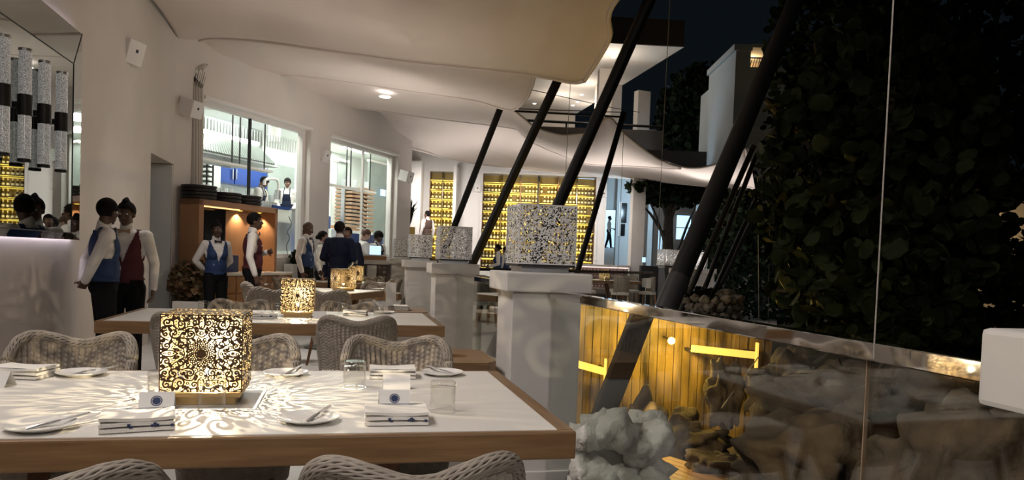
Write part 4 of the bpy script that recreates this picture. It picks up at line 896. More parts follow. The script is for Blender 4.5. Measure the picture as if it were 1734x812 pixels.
def person(label, px, d, H, head_deg, skin='skin_dark', top='vest', vest='vest_blue', hair='short', armR='side', armL='side', hy=0.0, hp=0.0, lean=0.0, z=0.0, voxel=0.011, female=False, trouser='trouser', tie='black', loc=None, stride=0.0, hand_up=None):
    s = H / 1.755; p = loc if loc is not None else flo(px, d, z)
    t = thing('person', label, 'person', p, 0)
    # heading: 0 = away from the viewer, 90 = toward picture right, 180 = facing the viewer
    rel = p - EYE; t.rotation_euler = (0, 0, -YAW - math.radians(head_deg) - math.atan2(rel.dot(R0), rel.dot(F0))); t.scale = (s, s, s)
    Lm = Matrix.Rotation(-lean, 4, 'X'); pv = Vector((0, 0, 0.95))
    def T(q):                           # lean about the hips
        q = Vector(q); return pv + (Lm @ (q - pv)) if q.z > 0.95 else q
    sh = 0.165 if female else 0.185; hb = 0.95 if female else 1.0
    J = {}
    for side, arm in ((1, armR), (-1, armL)):
        e, w = ARMS[arm]; J[side] = (T((sh * side, 0.0, 1.425)), T((e[0] * side * (0.93 if female else 1), e[1], e[2])), T((w[0] * side, w[1], w[2])))
    if hand_up: J[1] = (J[1][0], T(hand_up[0]), T(hand_up[1]))
    hc = T((0, 0.025, 1.635)); HR = Lm.to_3x3() @ Matrix.Rotation(-math.radians(hy), 3, 'Z') @ Matrix.Rotation(-math.radians(hp), 3, 'X')
    def Hd(q): return hc + HR @ Vector(q)
    def torso(bm, g):
        ball(bm, T((0, 0, 1.29)), (0.160 * hb + g, 0.105 + g, 0.185 + g), Lm.to_3x3()); ball(bm, T((0, 0.008, 1.09)), (0.142 * hb + g, 0.102 + g, 0.18 + g), Lm.to_3x3()); ball(bm, (0, -0.005, 0.95), (0.155 + g, 0.112 + g, 0.125 + g))
        limb(bm, T((-sh + 0.03, 0, 1.41)), T((sh - 0.03, 0, 1.41)), 0.058 + g, 0.058 + g); ball(bm, T((0, -0.01, 1.44)), (0.085 + g, 0.06 + g, 0.06 + g))
        if female:
            for x in (-1, 1): ball(bm, T((0.07 * x, 0.075, 1.27)), (0.062 + g * .6,) * 3)
    def arms(bm, g, cut=0.0):
        for side in (1, -1):
            a, e, w = J[side]; limb(bm, a, e, 0.049 + g, 0.037 + g); w2 = w + (e - w) * cut; limb(bm, e, w2, 0.037 + g, 0.026 + g + cut * 0.02)
    def legs(bm, g):
        for side in (1, -1):
            st = stride * side; hip = Vector((0.088 * side, 0, 0.90)); kn = Vector((0.095 * side, 0.02 + 0.5 * st, 0.49)); an = Vector((0.10 * side, -0.01 + st, 0.085))
            limb(bm, hip, kn, 0.083 + g, 0.055 + g); limb(bm, kn, an, 0.055 + g, 0.036 + g)
    bm = bmesh.new()
    torso(bm, 0); arms(bm, 0); legs(bm, 0)
    limb(bm, T((0, -0.012, 1.44)), Hd((0, -0.02, -0.05)), 0.056, 0.052)
    ball(bm, Hd((0, -0.012, 0.028)), (0.073, 0.090, 0.088), HR); ball(bm, Hd((0, 0.022, -0.035)), (0.058, 0.066, 0.078), HR); ball(bm, Hd((0, 0.055, -0.092)), (0.030, 0.025, 0.020), HR)
    ball(bm, Hd((0, 0.068, 0.030)), (0.046, 0.014, 0.011), HR); limb(bm, Hd((0, 0.078, 0.018)), Hd((0, 0.102, -0.024)), 0.009, 0.014); ball(bm, Hd((0, 0.090, -0.028)), (0.020, 0.011, 0.009), HR)
    for x in (-1, 1):
        ball(bm, Hd((0.074 * x, -0.012, -0.008)), (0.010, 0.020, 0.032), HR); ball(bm, Hd((0.038 * x, 0.060, -0.020)), (0.022, 0.018, 0.018), HR)
    for side in (1, -1):
        a, e, w = J[side]; hand(bm, w, (w - e), side, voxel)
        st = stride * side; limb(bm, Vector((0.10 * side, -0.02 + st, 0.045)), Vector((0.11 * side, 0.14 + st, 0.030)), 0.038, 0.030)
    link('body', rmesh(bm, voxel, M[skin], 2), t)
    eb = MB(); ir = MB()
    for x in (-1, 1):
        for (mb, yy, r) in ((eb, 0.070, 0.0125), (ir, 0.0765, 0.0075)):
            c = Vector((0.031 * x, yy, 0.008)); vs = []; k = 10
            prof = [(r * math.sin(a), r * math.cos(a)) for a in np.linspace(0.001, PI - 0.001, 7)]
            for rr, zz in prof: vs += [Hd(c + Vector((rr * math.cos(2 * PI * q / k), rr * math.sin(2 * PI * q / k), zz * 0.8))) for q in range(k)]
            mb.add(vs, [(i * k + q, i * k + (q + 1) % k, (i + 1) * k + (q + 1) % k, (i + 1) * k + q) for i in range(6) for q in range(k)])
    eo = eb.build('eyes', M['eye'], t, smooth=True); ir.build('irises', M['iris'], eo, smooth=True)
    bm = bmesh.new(); ball(bm, Hd((0, 0.081, -0.062)), (0.024, 0.011, 0.006), HR); ball(bm, Hd((0, 0.081, -0.072)), (0.021, 0.011, 0.006), HR); link('lips', rmesh(bm, 0.004, M['lips'], 1), t)
    HI = HR.inverted()
    if hair not in ('bald',):
        bm = bmesh.new(); g = 0.022 if hair == 'cap' else 0.012
        ball(bm, Hd((0, -0.016, 0.032)), (0.074 + g, 0.090 + g, 0.088 + g), HR)
        if hair == 'topknot': ball(bm, Hd((0, -0.01, 0.128)), (0.035, 0.05, 0.032), HR); ball(bm, Hd((0, -0.03, 0.148)), (0.02, 0.03, 0.02), HR)
        if hair == 'bun': ball(bm, Hd((0, -0.03, 0.135)), (0.045, 0.045, 0.036), HR)
        if hair == 'curly': ball(bm, Hd((0, -0.03, 0.05)), (0.105, 0.11, 0.10), HR)
        if hair == 'lowbun': ball(bm, Hd((0, -0.115, 0.0)), (0.045, 0.04, 0.045), HR)
        def keep(c):
            q = HI @ (c - hc); lim = 0.062 if q.y > 0.035 else (0.010 if q.y > -0.01 else -0.055); lim = lim - (0.012 if hair == 'cap' else 0)
            return q.z > lim
        link('hair' if hair != 'cap' else 'cap', rmesh(bm, 0.009, M['hair_brown' if skin == 'skin_light' else 'hair'], 2, keep), t)
    # clothes
    bm = bmesh.new(); torso(bm, 0.011); arms(bm, 0.012, 0.06); limb(bm, T((0, -0.014, 1.45)), T((0, -0.004, 1.52)), 0.066, 0.062)
    link('shirt', rmesh(bm, voxel, M['shirt'], 2, lambda c: c.z > 0.93 or abs(c.x) > 0.17 or c.y < -0.125 or c.y > 0.14), t)
    bm = bmesh.new(); legs(bm, 0.017); ball(bm, (0, -0.005, 0.95), (0.170, 0.128, 0.13)); ball(bm, (0, 0, 1.02), (0.155, 0.118, 0.08)); link('trousers', rmesh(bm, voxel, M[trouser], 2, lambda c: c.z < 1.035), t)
    bm = bmesh.new()
    for side in (1, -1):
        st = stride * side; limb(bm, Vector((0.10 * side, -0.03 + st, 0.046)), Vector((0.11 * side, 0.15 + st, 0.036)), 0.046, 0.038)
    link('shoes', rmesh(bm, 0.012, M['black'], 2, lambda c: c.z > 0.002), t)
    L_inv = Lm.inverted()
    def un(c): return pv + (L_inv @ (c - pv))
    if top == 'vest':
        bm = bmesh.new(); torso(bm, 0.023)
        def kv(c):
            c = un(c)
            if c.z < 0.99 - (0.03 if c.y > 0.05 and abs(c.x) < 0.07 else 0) or c.z > 1.485: return False
            if c.z > 1.20 and abs(c.x) > 0.152 - max(0, c.z - 1.34) * 0.18 and abs(c.y) < 0.2: return False
            if c.y > 0.0 and c.z > 1.16 and abs(c.x) < (c.z - 1.16) * 0.36: return False
            if c.z > 1.455 and abs(c.x) < 0.075: return False
            return True
        o = link('vest', rmesh(bm, min(voxel, 0.010), M[vest], 2, kv), t); md = o.modifiers.new('thickness', 'SOLIDIFY'); md.thickness = 0.005; md.offset = 1
        mb = MB()
        for k in range(3): mb.lathe([(0.0075, -0.0035), (0.0075, 0.0035)], 8, T((0.0, 0.128 - 0.004 * k, 1.13 - 0.06 * k)))
        mb.build('buttons', M['china' if vest == 'vest_blue' else 'black'], o)
        if vest == 'vest_red': MB().box(0.075, 0.118, 1.300, 0.135, 0.126, 1.312).build('name_badge', M['china'], o)
        else: MB().box(0.070, 0.120, 1.10, 0.078, 0.126, 1.13).build('pen', M['china'], o)
    if top in ('suit', 'jacket'):
        bm = bmesh.new(); torso(bm, 0.024); arms(bm, 0.024, 0.03); ball(bm, (0, -0.005, 0.88), (0.182, 0.138, 0.14)); limb(bm, T((-0.1, -0.02, 1.45)), T((0.1, -0.02, 1.45)), 0.05, 0.05)
        def ks(c):
            u = un(c); 
            if u.z < 0.80 and abs(u.x) < 0.2 and u.y > -0.13 and u.y < 0.14: return False
            if u.y > 0.03 and u.z > 1.20 and abs(u.x) < (u.z - 1.2) * 0.30: return False
            return u.z < 1.50
        link('suit_jacket' if top == 'suit' else 'chef_jacket', rmesh(bm, voxel, M['suit' if top == 'suit' else 'shirt'], 2, ks), t)
    if top == 'apron' or top == 'jacket':
        bm = bmesh.new(); torso(bm, 0.034 if top == 'jacket' else 0.026); ball(bm, (0, 0.01, 0.78), (0.185, 0.145, 0.30))
        def ka(c):
            u = un(c); return u.y > (0.02 if u.z < 1.05 else 0.05) and u.z < 1.36 and u.z > 0.55 and (u.z < 1.12 or abs(u.x) < 0.115 - (u.z - 1.12) * 0.15)
        link('apron', rmesh(bm, voxel, M['suit'], 2, ka), t)
        mb = MB()
        for x in (-1, 1): mb.tube([T((0.075 * x, 0.135, 1.34)), T((0.075 * x, 0.10, 1.43)), T((0.062 * x, 0.02, 1.53)), T((0.05 * x, -0.06, 1.52))], 0.009, 6)
        mb.build('apron_strap', M['suit'], t)
    if tie and top in ('vest', 'suit'):
        c = T((0, 0.078, 1.468)); mb = MB()
        for x in (-1, 1): mb.add([c + Vector((0.008 * x, 0.0, -0.008)), c + Vector((0.008 * x, 0, 0.008)), c + Vector((0.055 * x, 0, 0.024)), c + Vector((0.055 * x, 0, -0.024)), c + Vector((0.008 * x, 0.016, -0.008)), c + Vector((0.008 * x, 0.016, 0.008)), c + Vector((0.055 * x, 0.012, 0.024)), c + Vector((0.055 * x, 0.012, -0.024))],
                              [(0, 1, 2, 3), (7, 6, 5, 4), (0, 4, 5, 1), (1, 5, 6, 2), (2, 6, 7, 3), (3, 7, 4, 0)])
        mb.box(c.x - 0.010, c.y - 0.004, c.z - 0.011, c.x + 0.010, c.y + 0.02, c.z + 0.011).build('bow_tie', M['black' if tie == 'black' else 'tan'], t)
    return t
def kp(px, py, n):                       # along / height on the plane n metres behind the window wall
    r = ray(px, py); p = EYE + r * ((n - (KM.inverted() @ EYE).y) / r.dot(KN)); q = KM.inverted() @ p; return q.x, q.z
def kloc(px, py, n, h):
    s, z = kp(px, py, n); return KM @ Vector((s, n, z - h))
VN = 0.008
person('waiter in blue vest and white shirt, hands behind his back, nearest the mirror', 177, 6.55, 1.66, 82, vest='vest_blue', armR='back', armL='back', hy=-38, hp=6, voxel=VN)
person('waiter in maroon vest with topknot and tan bow tie, facing the blue-vested waiter', 214, 6.95, 1.66, 196, vest='vest_red', hair='topknot', hy=4, hp=8, tie='tan', voxel=VN)
person('waitress in blue vest with hair bun, smiling in front of the service cabinet', 366, 10.45, 1.62, 160, vest='vest_blue', hair='bun', armR='back', armL='back', hy=8, female=True)
person('waiter in maroon vest standing in profile before the orange-lit cabinet', 428, 10.3, 1.77, 92, vest='vest_red', armR='side', armL='chest', hy=0)
person('bald waiter in blue vest looking down, right of the service cabinet', 518, 12.7, 1.77, 112, vest='vest_blue', hair='bald', armR='side', armL='low', hp=24, hy=-10)
person('woman in white shirt and dark apron facing the man in the navy suit', 545, 13.2, 1.63, 100, skin='skin_mid', top='apron', hair='lowbun', armR='side', armL='front', female=True, tie=None)
person('man in a navy suit seen from behind, among the waiters', 574, 12.2, 1.77, 22, top='suit', armR='front', armL='front', hy=10)
person('man with dark curly hair half hidden behind the navy suit', 588, 13.4, 1.72, 200, skin='skin_mid', top='suit', hair='short')
person('chef with brown hair and white jacket working at the counter', 610, 15.25, 1.77, 75, skin='skin_light', top='jacket', armR='reach', armL='reach', hp=28, hy=0, lean=0.12, tie=None)
person('chef in black cap and black apron looking down at the counter', 636, 15.55, 1.73, 128, top='jacket', hair='cap', armR='reach', armL='low', hp=24, lean=0.06, tie=None)
person('waiter in brown vest standing by the small wine rack', 722, 23.7, 1.74, 318, skin='skin_mid', vest='vest_brown', hy=-25, z=0.95, voxel=0.013)
person('waitress in blue vest before the wine wall, facing left', 843, 21.5, 1.66, 268, skin='skin_dark', vest='vest_blue', hair='lowbun', armR='front', armL='front', female=True, voxel=0.013)
person('person in white shirt and blue vest behind the nearest silver lantern', 856, 21.9, 1.62, 300, skin='skin_mid', vest='vest_blue', voxel=0.013)
person('chef in white jacket bending over the steel counter in the bright kitchen', 0, 0, 1.76, 110, skin='skin_mid', top='jacket', armR='reach', armL='reach', hp=28, lean=0.25, voxel=0.013, tie=None, loc=kloc(432, 312, 2.3, 1.56))
person('chef at the back of the bright kitchen by the tall faucet', 0, 0, 1.72, 190, skin='skin_mid', top='jacket', armR='low', armL='low', hp=20, voxel=0.013, tie=None, loc=kloc(487, 310, 2.6, 1.60))
person('person in white shirt and dark trousers walking in the blue-lit passage', 1029, 40, 1.75, 95, skin='skin_dark', top='none', armR='side', armL='front', stride=0.16, z=2.0, voxel=0.014, tie=None)
# ------------------------------------------------------------------ service cabinet with trays
ca = flo(336, 10.75); cb = flo(469, 12.6); cd = (cb - ca).normalized(); cn = Vector((-cd.y, cd.x, 0)); CL = (cb - ca).length
CMat = Matrix((cd, cn, U0)).transposed().to_4x4(); CMat.translation = ca
t = thing('service_cabinet', 'tall oak service cabinet with lit niche and dark screen, in front of the kitchen window', 'cabinet'); t.matrix_world = CMat
CH_, DPT, CT = 1.97, 0.34, 0.90
MB().box(0, 0, CT, 0.10, DPT, CH_).build('side_panel', M['oak'], t, bevel=0.004); MB().box(CL - 0.07, 0, CT, CL, DPT, CH_).build('side_panel', M['oak'], t, bevel=0.004)
MB().box(0, 0, CH_ - 0.09, CL, DPT, CH_).build('top_panel', M['oak'], t, bevel=0.004); MB().box(0.10, DPT - 0.03, CT, CL - 0.07, DPT, CH_ - 0.09).build('back_panel', M['oak'], t)
MB().box(0.12, DPT - 0.06, CT + 0.30, 0.95, DPT - 0.031, CH_ - 0.11).build('dark_screen', M['screen'], t)
MB().box(-0.02, -0.30, CT - 0.04, CL + 0.10, DPT, CT).build('counter', M['china'], t, bevel=0.004)
MB().box(0, -0.26, 0.06, CL + 0.06, DPT, CT - 0.04).build('carcass', M['oak'], t); MB().box(0.03, -0.22, 0, CL + 0.02, DPT, 0.06).build('kick_board', M['black'], t)
nd = 4; wd = (CL + 0.06) / nd
for k in range(nd):
    o = MB().box(k * wd + 0.015, -0.285, 0.60, (k + 1) * wd - 0.015, -0.26, CT - 0.06).build('drawer', M['oak'], t, bevel=0.004)
    MB().box((k + 0.5) * wd - 0.09, -0.30, 0.70, (k + 0.5) * wd + 0.09, -0.285, 0.725).build('handle', M['steel'], o)
    o = MB().box(k * wd + 0.015, -0.285, 0.08, (k + 1) * wd - 0.015, -0.26, 0.58).build('door', M['oak'], t, bevel=0.004)
    MB().box((k + 0.5) * wd - 0.09, -0.30, 0.52, (k + 0.5) * wd + 0.09, -0.285, 0.54).build('handle', M['steel'], o)
MB().box(0.10, 0.02, CH_ - 0.11, 0.95, 0.06, CH_ - 0.092).build('led_strip', mat('cabinet_strip', (0.9, 0.6, 0.3), 0.5, emit=(1.0, 0.55, 0.22), estr=1.6), t)
for s in (1.25, 1.75):
    if s > CL - 0.1: s = CL - 0.3
    q = CMat @ Vector((s, 0.24, CH_ - 0.10)); light('cabinet_spot', 'SPOT', q, 44, (1.0, 0.74, 0.48), 0.02, q - Vector((0, 0, 1)) + cn * 0.12, 1.9)
    MB().lathe([(0.035, CH_ - 0.10), (0.035, CH_ - 0.088)], 12, (s, 0.24, 0)).build('downlight', M['led_gold'], t)
tag(MB().box(0.55, 0.02, CT, 0.95, 0.26, CT + 0.26, CMat).build('till', M['navy'], bevel=0.01), 'dark till standing on the cabinet counter behind the smiling waitress', 'till')
for (s, n_, lb) in ((0.22, 4, 'stack end'), (0.80, 3, 'middle'), (1.32, 3, 'right')):
    for k in range(n_):
        z = CH_ + 0.001 + 0.052 * k; q = CMat @ Vector((s, 0.19, z))
        tag(MB().lathe([(0.19, 0), (0.235, 0.006), (0.25, 0.035), (0.25, 0.045), (0.24, 0.048), (0.20, 0.014), (0.01, 0.012)], 28, tuple(q)).build('round_tray', M['black'], smooth=True, ang=0.6),
            ('lowest', 'second', 'third', 'fourth')[k] + {'stack end': ' round black tray in the cord-side stack on the cabinet', 'middle': ' round black tray in the middle stack on the cabinet', 'right': ' round black tray in the stack nearest the orange niche end'}[lb], 'tray', 'black trays in the %s stack' % lb)
# ------------------------------------------------------------------ kitchen behind the first window
def KB(mb, s0, n0, z0, s1, n1, z1): return mb.box(s0, n0, z0, s1, n1, z1, KM)
def kthing(name, label, cat):
    t = thing(name, label, cat); t.matrix_world = KM; return t
def kbox(px0, py0, px1, py1, n, dn):     # box whose face on plane n fills a pixel rectangle (height from the left edge)
    s0, z0 = kp(px0, py1, n); s1, _ = kp(px1, py1, n); _, z1 = kp(px0, py0, n); return MB().box(s0, n, z0, s1, n + dn, z1)
t = kthing('extractor_hood', 'long stainless extractor hood with louvres in the bright kitchen', 'hood')
hs0, hz0 = kp(336, 256, 1.5); hs1, _ = kp(474, 275, 1.5); hz1 = hz0 + 0.42; hn0, hn1 = 1.5, 2.8
hv = [(hs0, hn0, hz0), (hs1, hn0, hz0), (hs1, hn1, hz0), (hs0, hn1, hz0), (hs0 + .45, hn0 + .35, hz1), (hs1 - .3, hn0 + .35, hz1), (hs1 - .3, hn1, hz1), (hs0 + .45, hn1, hz1)]
MB().add(hv, [(4, 5, 6, 7), (0, 1, 5, 4), (1, 2, 6, 5), (2, 3, 7, 6), (3, 0, 4, 7)]).build('canopy', M['steel'], t)
for k in range(30):
    a = Vector(hv[0]).lerp(Vector(hv[1]), (k + 1.5) / 32); b = Vector(hv[4]).lerp(Vector(hv[5]), (k + 1.5) / 32); nrm = Vector((0, -0.66, 0.75)) * 0.012
    MB().beam(a.lerp(b, 0.1) + nrm, a.lerp(b, 0.92) + nrm, 0.05, 0.03, (0, -1, 0.8)).build('louvre', M['grey_green'], t)
MB().box(hs0 + .4, hn0 + .30, hz1, hs1 - .3, hn0 + .38, hz1 + 0.07).build('light_strip', M['led_white'], t)
MB().box(hs0 + .6, hn0 + .7, hz1, hs1 + 0.3, hn1, hz1 + 0.42).build('duct', M['grey_green'], t)
for k in range(34): MB().box(hs0 + .9 + 0.09 * k, hn0 + .68, hz1 + .10, hs0 + .93 + 0.09 * k, hn0 + .70, hz1 + .38).build('grille_bar', M['steel'], t)
t = kthing('hanging_shelf', 'white hanging pass shelf on dark rods behind the first window', 'shelf')
s0, z0 = kp(326, 266, 0.85); s1, _ = kp(455, 290, 0.85); MB().box(s0, 0.75, z0 - 0.02, s1, 0.95, z0 + 0.02).build('shelf_board', M['white_paint'], t)
for px in (393, 406, 448): s, _ = kp(px, 250, 0.85); MB().tube([(s, 0.85, z0 + 0.02), (s, 0.85, 4.25)], 0.016, 6).build('rod', M['black'], t)
t = kthing('hanging_shelf', 'white hanging shelf on dark rods behind the second window', 'shelf')
s0, z0 = kp(540, 309, 0.85); s1, _ = kp(631, 327, 0.85); MB().box(s0, 0.75, z0 - 0.02, s1, 0.95, z0 + 0.02).build('shelf_board', M['white_paint'], t)
for px in (550, 587, 594, 627): s, _ = kp(px, 280, 0.85); MB().tube([(s, 0.85, z0 + 0.02), (s, 0.85, 4.25)], 0.016, 6).build('rod', M['black'], t)
t = kthing('wall_cupboard', 'blue wall cupboards at the back of the bright kitchen', 'cupboard')
kbox(374, 274, 396, 308, 3.6, 0.4).build('door', M['kitchen_blue'], t, bevel=0.01); kbox(397.5, 276, 421, 311, 3.6, 0.4).build('door', M['kitchen_blue'], t, bevel=0.01); kbox(422, 280, 452, 315, 3.6, 0.4).build('door', M['kitchen_blue'], t, bevel=0.01)
for px in (394, 400): kbox(px, 286, px + 1.2, 303, 3.56, 0.04).build('handle', M['steel'], t)
tag(kbox(453, 274, 498, 345, 3.62, 0.06).build('cabinet_run', M['grey_green'], bevel=0.01), 'dark grey green cabinet run behind the kitchen faucet', 'cabinet').matrix_world = KM
t = kthing('steel_counter', 'long steel kitchen counter behind the first window', 'counter')
s0, z0 = kp(330, 332, 1.3); s1, _ = kp(505, 346, 1.3)
MB().box(s0, 1.3, z0 - 0.06, s1, 1.95, z0).build('worktop', M['steel'], t); MB().box(s0, 1.35, 1.1, s1, 1.95, z0 - 0.06).build('front_panel', M['steel'], t)
s0b, z0b = kp(350, 326, 3.0); s1b, _ = kp(455, 330, 3.0)
MB().box(s0b, 3.0, z0b - 0.05, s1b, 3.6, z0b).build('back_worktop', M['kitchen_white'], t); MB().box(s0b, 3.05, 1.1, s1b, 3.6, z0b - 0.05).build('back_cabinet', M['kitchen_white'], t)
rnd = random.Random(3)
for k in range(15):
    s = s0b + 0.15 + 0.21 * k; h = rnd.uniform(0.10, 0.24); tag(MB().lathe([(0.06, 0), (0.075, h), (0.07, h), (0.055, 0.01)], 12, tuple(KM @ Vector((s, 3.25, z0b + 0.001)))).build('steel_pot', M['steel'], smooth=True, ang=0.6), 'steel pot in the row on the back kitchen counter', 'pot', 'pots on the back kitchen counter')
for k in range(5): s, _ = kp(443 + 5 * k, 330, 1.6); tag(MB().lathe([(0.08, 0), (0.09, 0.10), (0.085, 0.10), (0.075, 0.01)], 14, tuple(KM @ Vector((s, 1.6, z0 + 0.001)))).build('steel_pan', M['steel'], smooth=True, ang=0.6), 'steel pan on the front kitchen counter', 'pan', 'pans on the front kitchen counter')
s, _ = kp(469, 320, 1.7); t = kthing('spray_faucet', 'tall arched steel faucet at the kitchen counter beside the back chef', 'faucet')
P_ = [(kp(px, py, 1.7)[0], 1.7, kp(px, py, 1.7)[1]) for px, py in ((470, 338), (471, 322), (471, 309), (467, 303.5), (454, 303), (448, 306), (447.5, 313))]
MB().tube(cr(P_, 26), 0.032, 8).build('spout', M['china'], t, smooth=True); MB().tube([P_[0], P_[1]], 0.07, 10).build('body', M['steel'], t, smooth=True)
t = kthing('dishwasher', 'white and blue dishwashing machine at the right of the first window', 'dishwasher')
kbox(462, 352, 492, 440, 0.9, 0.4).build('cabinet', M['kitchen_white'], t, bevel=0.02); kbox(468, 375, 492, 425, 0.87, 0.03).build('door', M['steel'], t, bevel=0.01); kbox(464, 347, 492, 352, 0.88, 0.06).build('top_panel', M['kitchen_blue'], t)
P_ = [(kp(px, py, 0.8)[0], 0.8, kp(px, py, 0.8)[1]) for px, py in ((489, 366), (493, 380), (486, 392), (490, 402), (485, 418), (489, 436))]; MB().tube(cr(P_, 24), 0.008, 6).build('hose', M['black'], t)
tag(kbox(352, 268, 373, 345, 3.3, 0.7).build('fridge', M['kitchen_white'], bevel=0.02), 'tall white fridge at the left of the bright kitchen', 'fridge').matrix_world = KM
t = kthing('wire_rack', 'tall black wire rack with white goods at the left kitchen wall', 'rack')
ra, rz0 = kp(349, 340, 2.9); rb, rz1 = kp(361, 268, 2.9)
for s in (ra, rb):
    for n_ in (2.9, 3.2): MB().tube([(s, n_, rz0), (s, n_, rz1)], 0.02, 6).build('post', M['black'], t)
for k in range(9): MB().box(ra, 2.88, rz0 + (rz1 - rz0) * k / 9, rb, 3.22, rz0 + (rz1 - rz0) * k / 9 + 0.03).build('shelf', M['black'], t); MB().box(ra + .05, 2.92, rz0 + (rz1 - rz0) * k / 9 + .031, rb - .08, 3.1, rz0 + (rz1 - rz0) * (k + .6) / 9).build('goods', M['kitchen_white' if k % 2 else 'steel'], t)
for (px, n_, lb) in ((350, 1.2, 'white cylinder lamp under the kitchen ceiling, left'), (465, 2.5, 'white cylinder lamp under the kitchen ceiling, right of the hood')):
    s, _ = kp(px, 220, n_); tag(MB().lathe([(0.13, 3.72), (0.13, 4.249)], 20, (KM @ Vector((s, n_, 0)))).build('cylinder_lamp', M['white_paint'], smooth=True), lb, 'lamp')
# room behind the second window
for (px0, px1, py0, mt, lb) in ((543, 559, 272, 'grey_green', 'grey green glazed panel at the left behind the second window'), (564, 571, 272, 'kitchen_white', 'white tall panel behind the second window'), (572, 589, 272, 'grey_green', 'grey green tall panel behind the bread rack'), (626, 655, 273, 'grey_green', 'wide grey green panel at the right behind the second window')):
    t = kthing('glazed_screen', lb, 'panel'); s0, z1 = kp(px0, py0, 2.6); s1, _ = kp(px1, py0, 2.6)
    MB().box(s0, 2.6, 1.1, s1, 2.66, z1).build('board', M[mt], t); MB().box(s0, 2.55, z1, s1, 2.70, z1 + 0.06).build('head_rail', M['white_paint'], t)
for (px0, px1, lb, n_) in ((591, 607, 'left rack of wooden bread trays behind the second window', 12), (611, 626, 'right rack of wooden bread trays behind the second window', 11)):
    t = kthing('bread_rack', lb, 'rack'); s0, zt_ = kp(px0, 314, 1.7); s1, zb_ = kp(px1, 392, 1.7)
    for k in range(n_): z = zb_ + (zt_ - zb_) * k / n_; MB().box(s0, 1.6, z, s1, 2.1, z + 0.055).build('tray', M['tan' if k % 3 else 'oak'], t, bevel=0.008)
    for s in (s0 - .02, s1 + .02): MB().box(s - 0.02, 1.8, 1.1, s + 0.02, 1.9, zt_ + 0.15).build('upright', M['steel'], t)
tag(kbox(545, 364, 560, 395, 1.9, 0.4).build('blue_bin', M['kitchen_blue'], bevel=0.03), 'blue bin behind the second window at its left edge', 'bin').matrix_world = KM
tag(kbox(578, 381, 604, 386, 1.2, 0.3).build('wooden_board', M['oak'], bevel=0.01), 'wooden board on the bench behind the second window', 'board').matrix_world = KM
tag(kbox(560, 387, 630, 425, 1.1, 0.45).build('work_bench', M['kitchen_white'], bevel=0.01), 'white work bench under the bread racks behind the second window', 'bench').matrix_world = KM
tag(kbox(646, 320, 653, 331, 2.5, 0.04).build('wall_screen', M['blue_lit']), 'small glowing blue screen behind the second window', 'screen').matrix_world = KM
# ------------------------------------------------------------------ studded counter
sc0 = flo(586, 13.9); sc1 = flo(662, 14.6); sd = (sc1 - sc0).normalized(); sn = Vector((-sd.y, sd.x, 0)); SM = Matrix((sd, sn, U0)).transposed().to_4x4(); SM.translation = sc0; SL_ = (sc1 - sc0).length
t = thing('studded_counter', 'low serving counter with diamond-studded front before the chefs', 'counter', (0, 0, 0)); t.matrix_world = SM
MB().box(-0.5, 0, 0, SL_, 0.38, 1.06).build('carcass', M['taupe'], t); MB().box(-0.55, -0.08, 1.06, SL_ + 0.05, 0.40, 1.14).build('worktop', M['pier_paint'], t, bevel=0.006)
mb = MB(); q = 0.095
for i in range(int((SL_ + 0.5) / q)):
    for j in range(10):
        x = -0.5 + q * i; z = 0.1 + q * j; mb.add([(x, 0, z), (x + q, 0, z), (x + q, 0, z + q), (x, 0, z + q), (x + q / 2, -0.05, z + q / 2)], [(0, 1, 4), (1, 2, 4), (2, 3, 4), (3, 0, 4)])
tag(mb.build('diamond_studs', M['taupe'], t), kind='stuff')
MB().box(0.42, -0.10, 0, 0.62, -0.06, 1.04).build('white_post', M['white_paint'], t, bevel=0.004)
t = thing('pastry_stand', 'low wooden stand with white top on the serving counter', 'stand', (0, 0, 0)); t.matrix_world = SM
MB().box(SL_ - 0.65, 0.0, 1.141, SL_ - 0.1, 0.34, 1.22).build('box', M['oak'], t, bevel=0.006); MB().box(SL_ - 0.67, -0.02, 1.22, SL_ - 0.08, 0.36, 1.245).build('top_slab', M['china'], t)
tag(MB().box(SL_ - 0.30, 0.26, 1.246, SL_ - 0.06, 0.30, 1.42, SM).build('lit_card', M['blue_lit'], bevel=0.004), 'glowing pale blue screen at the counter end by the farthest silver lantern', 'screen')
tag(kbox(588, 394, 648, 440, 0.45, 0.05).build('blue_screen_panel', M['kitchen_blue']), 'blue panel behind the chefs at the serving counter', 'panel').matrix_world = KM
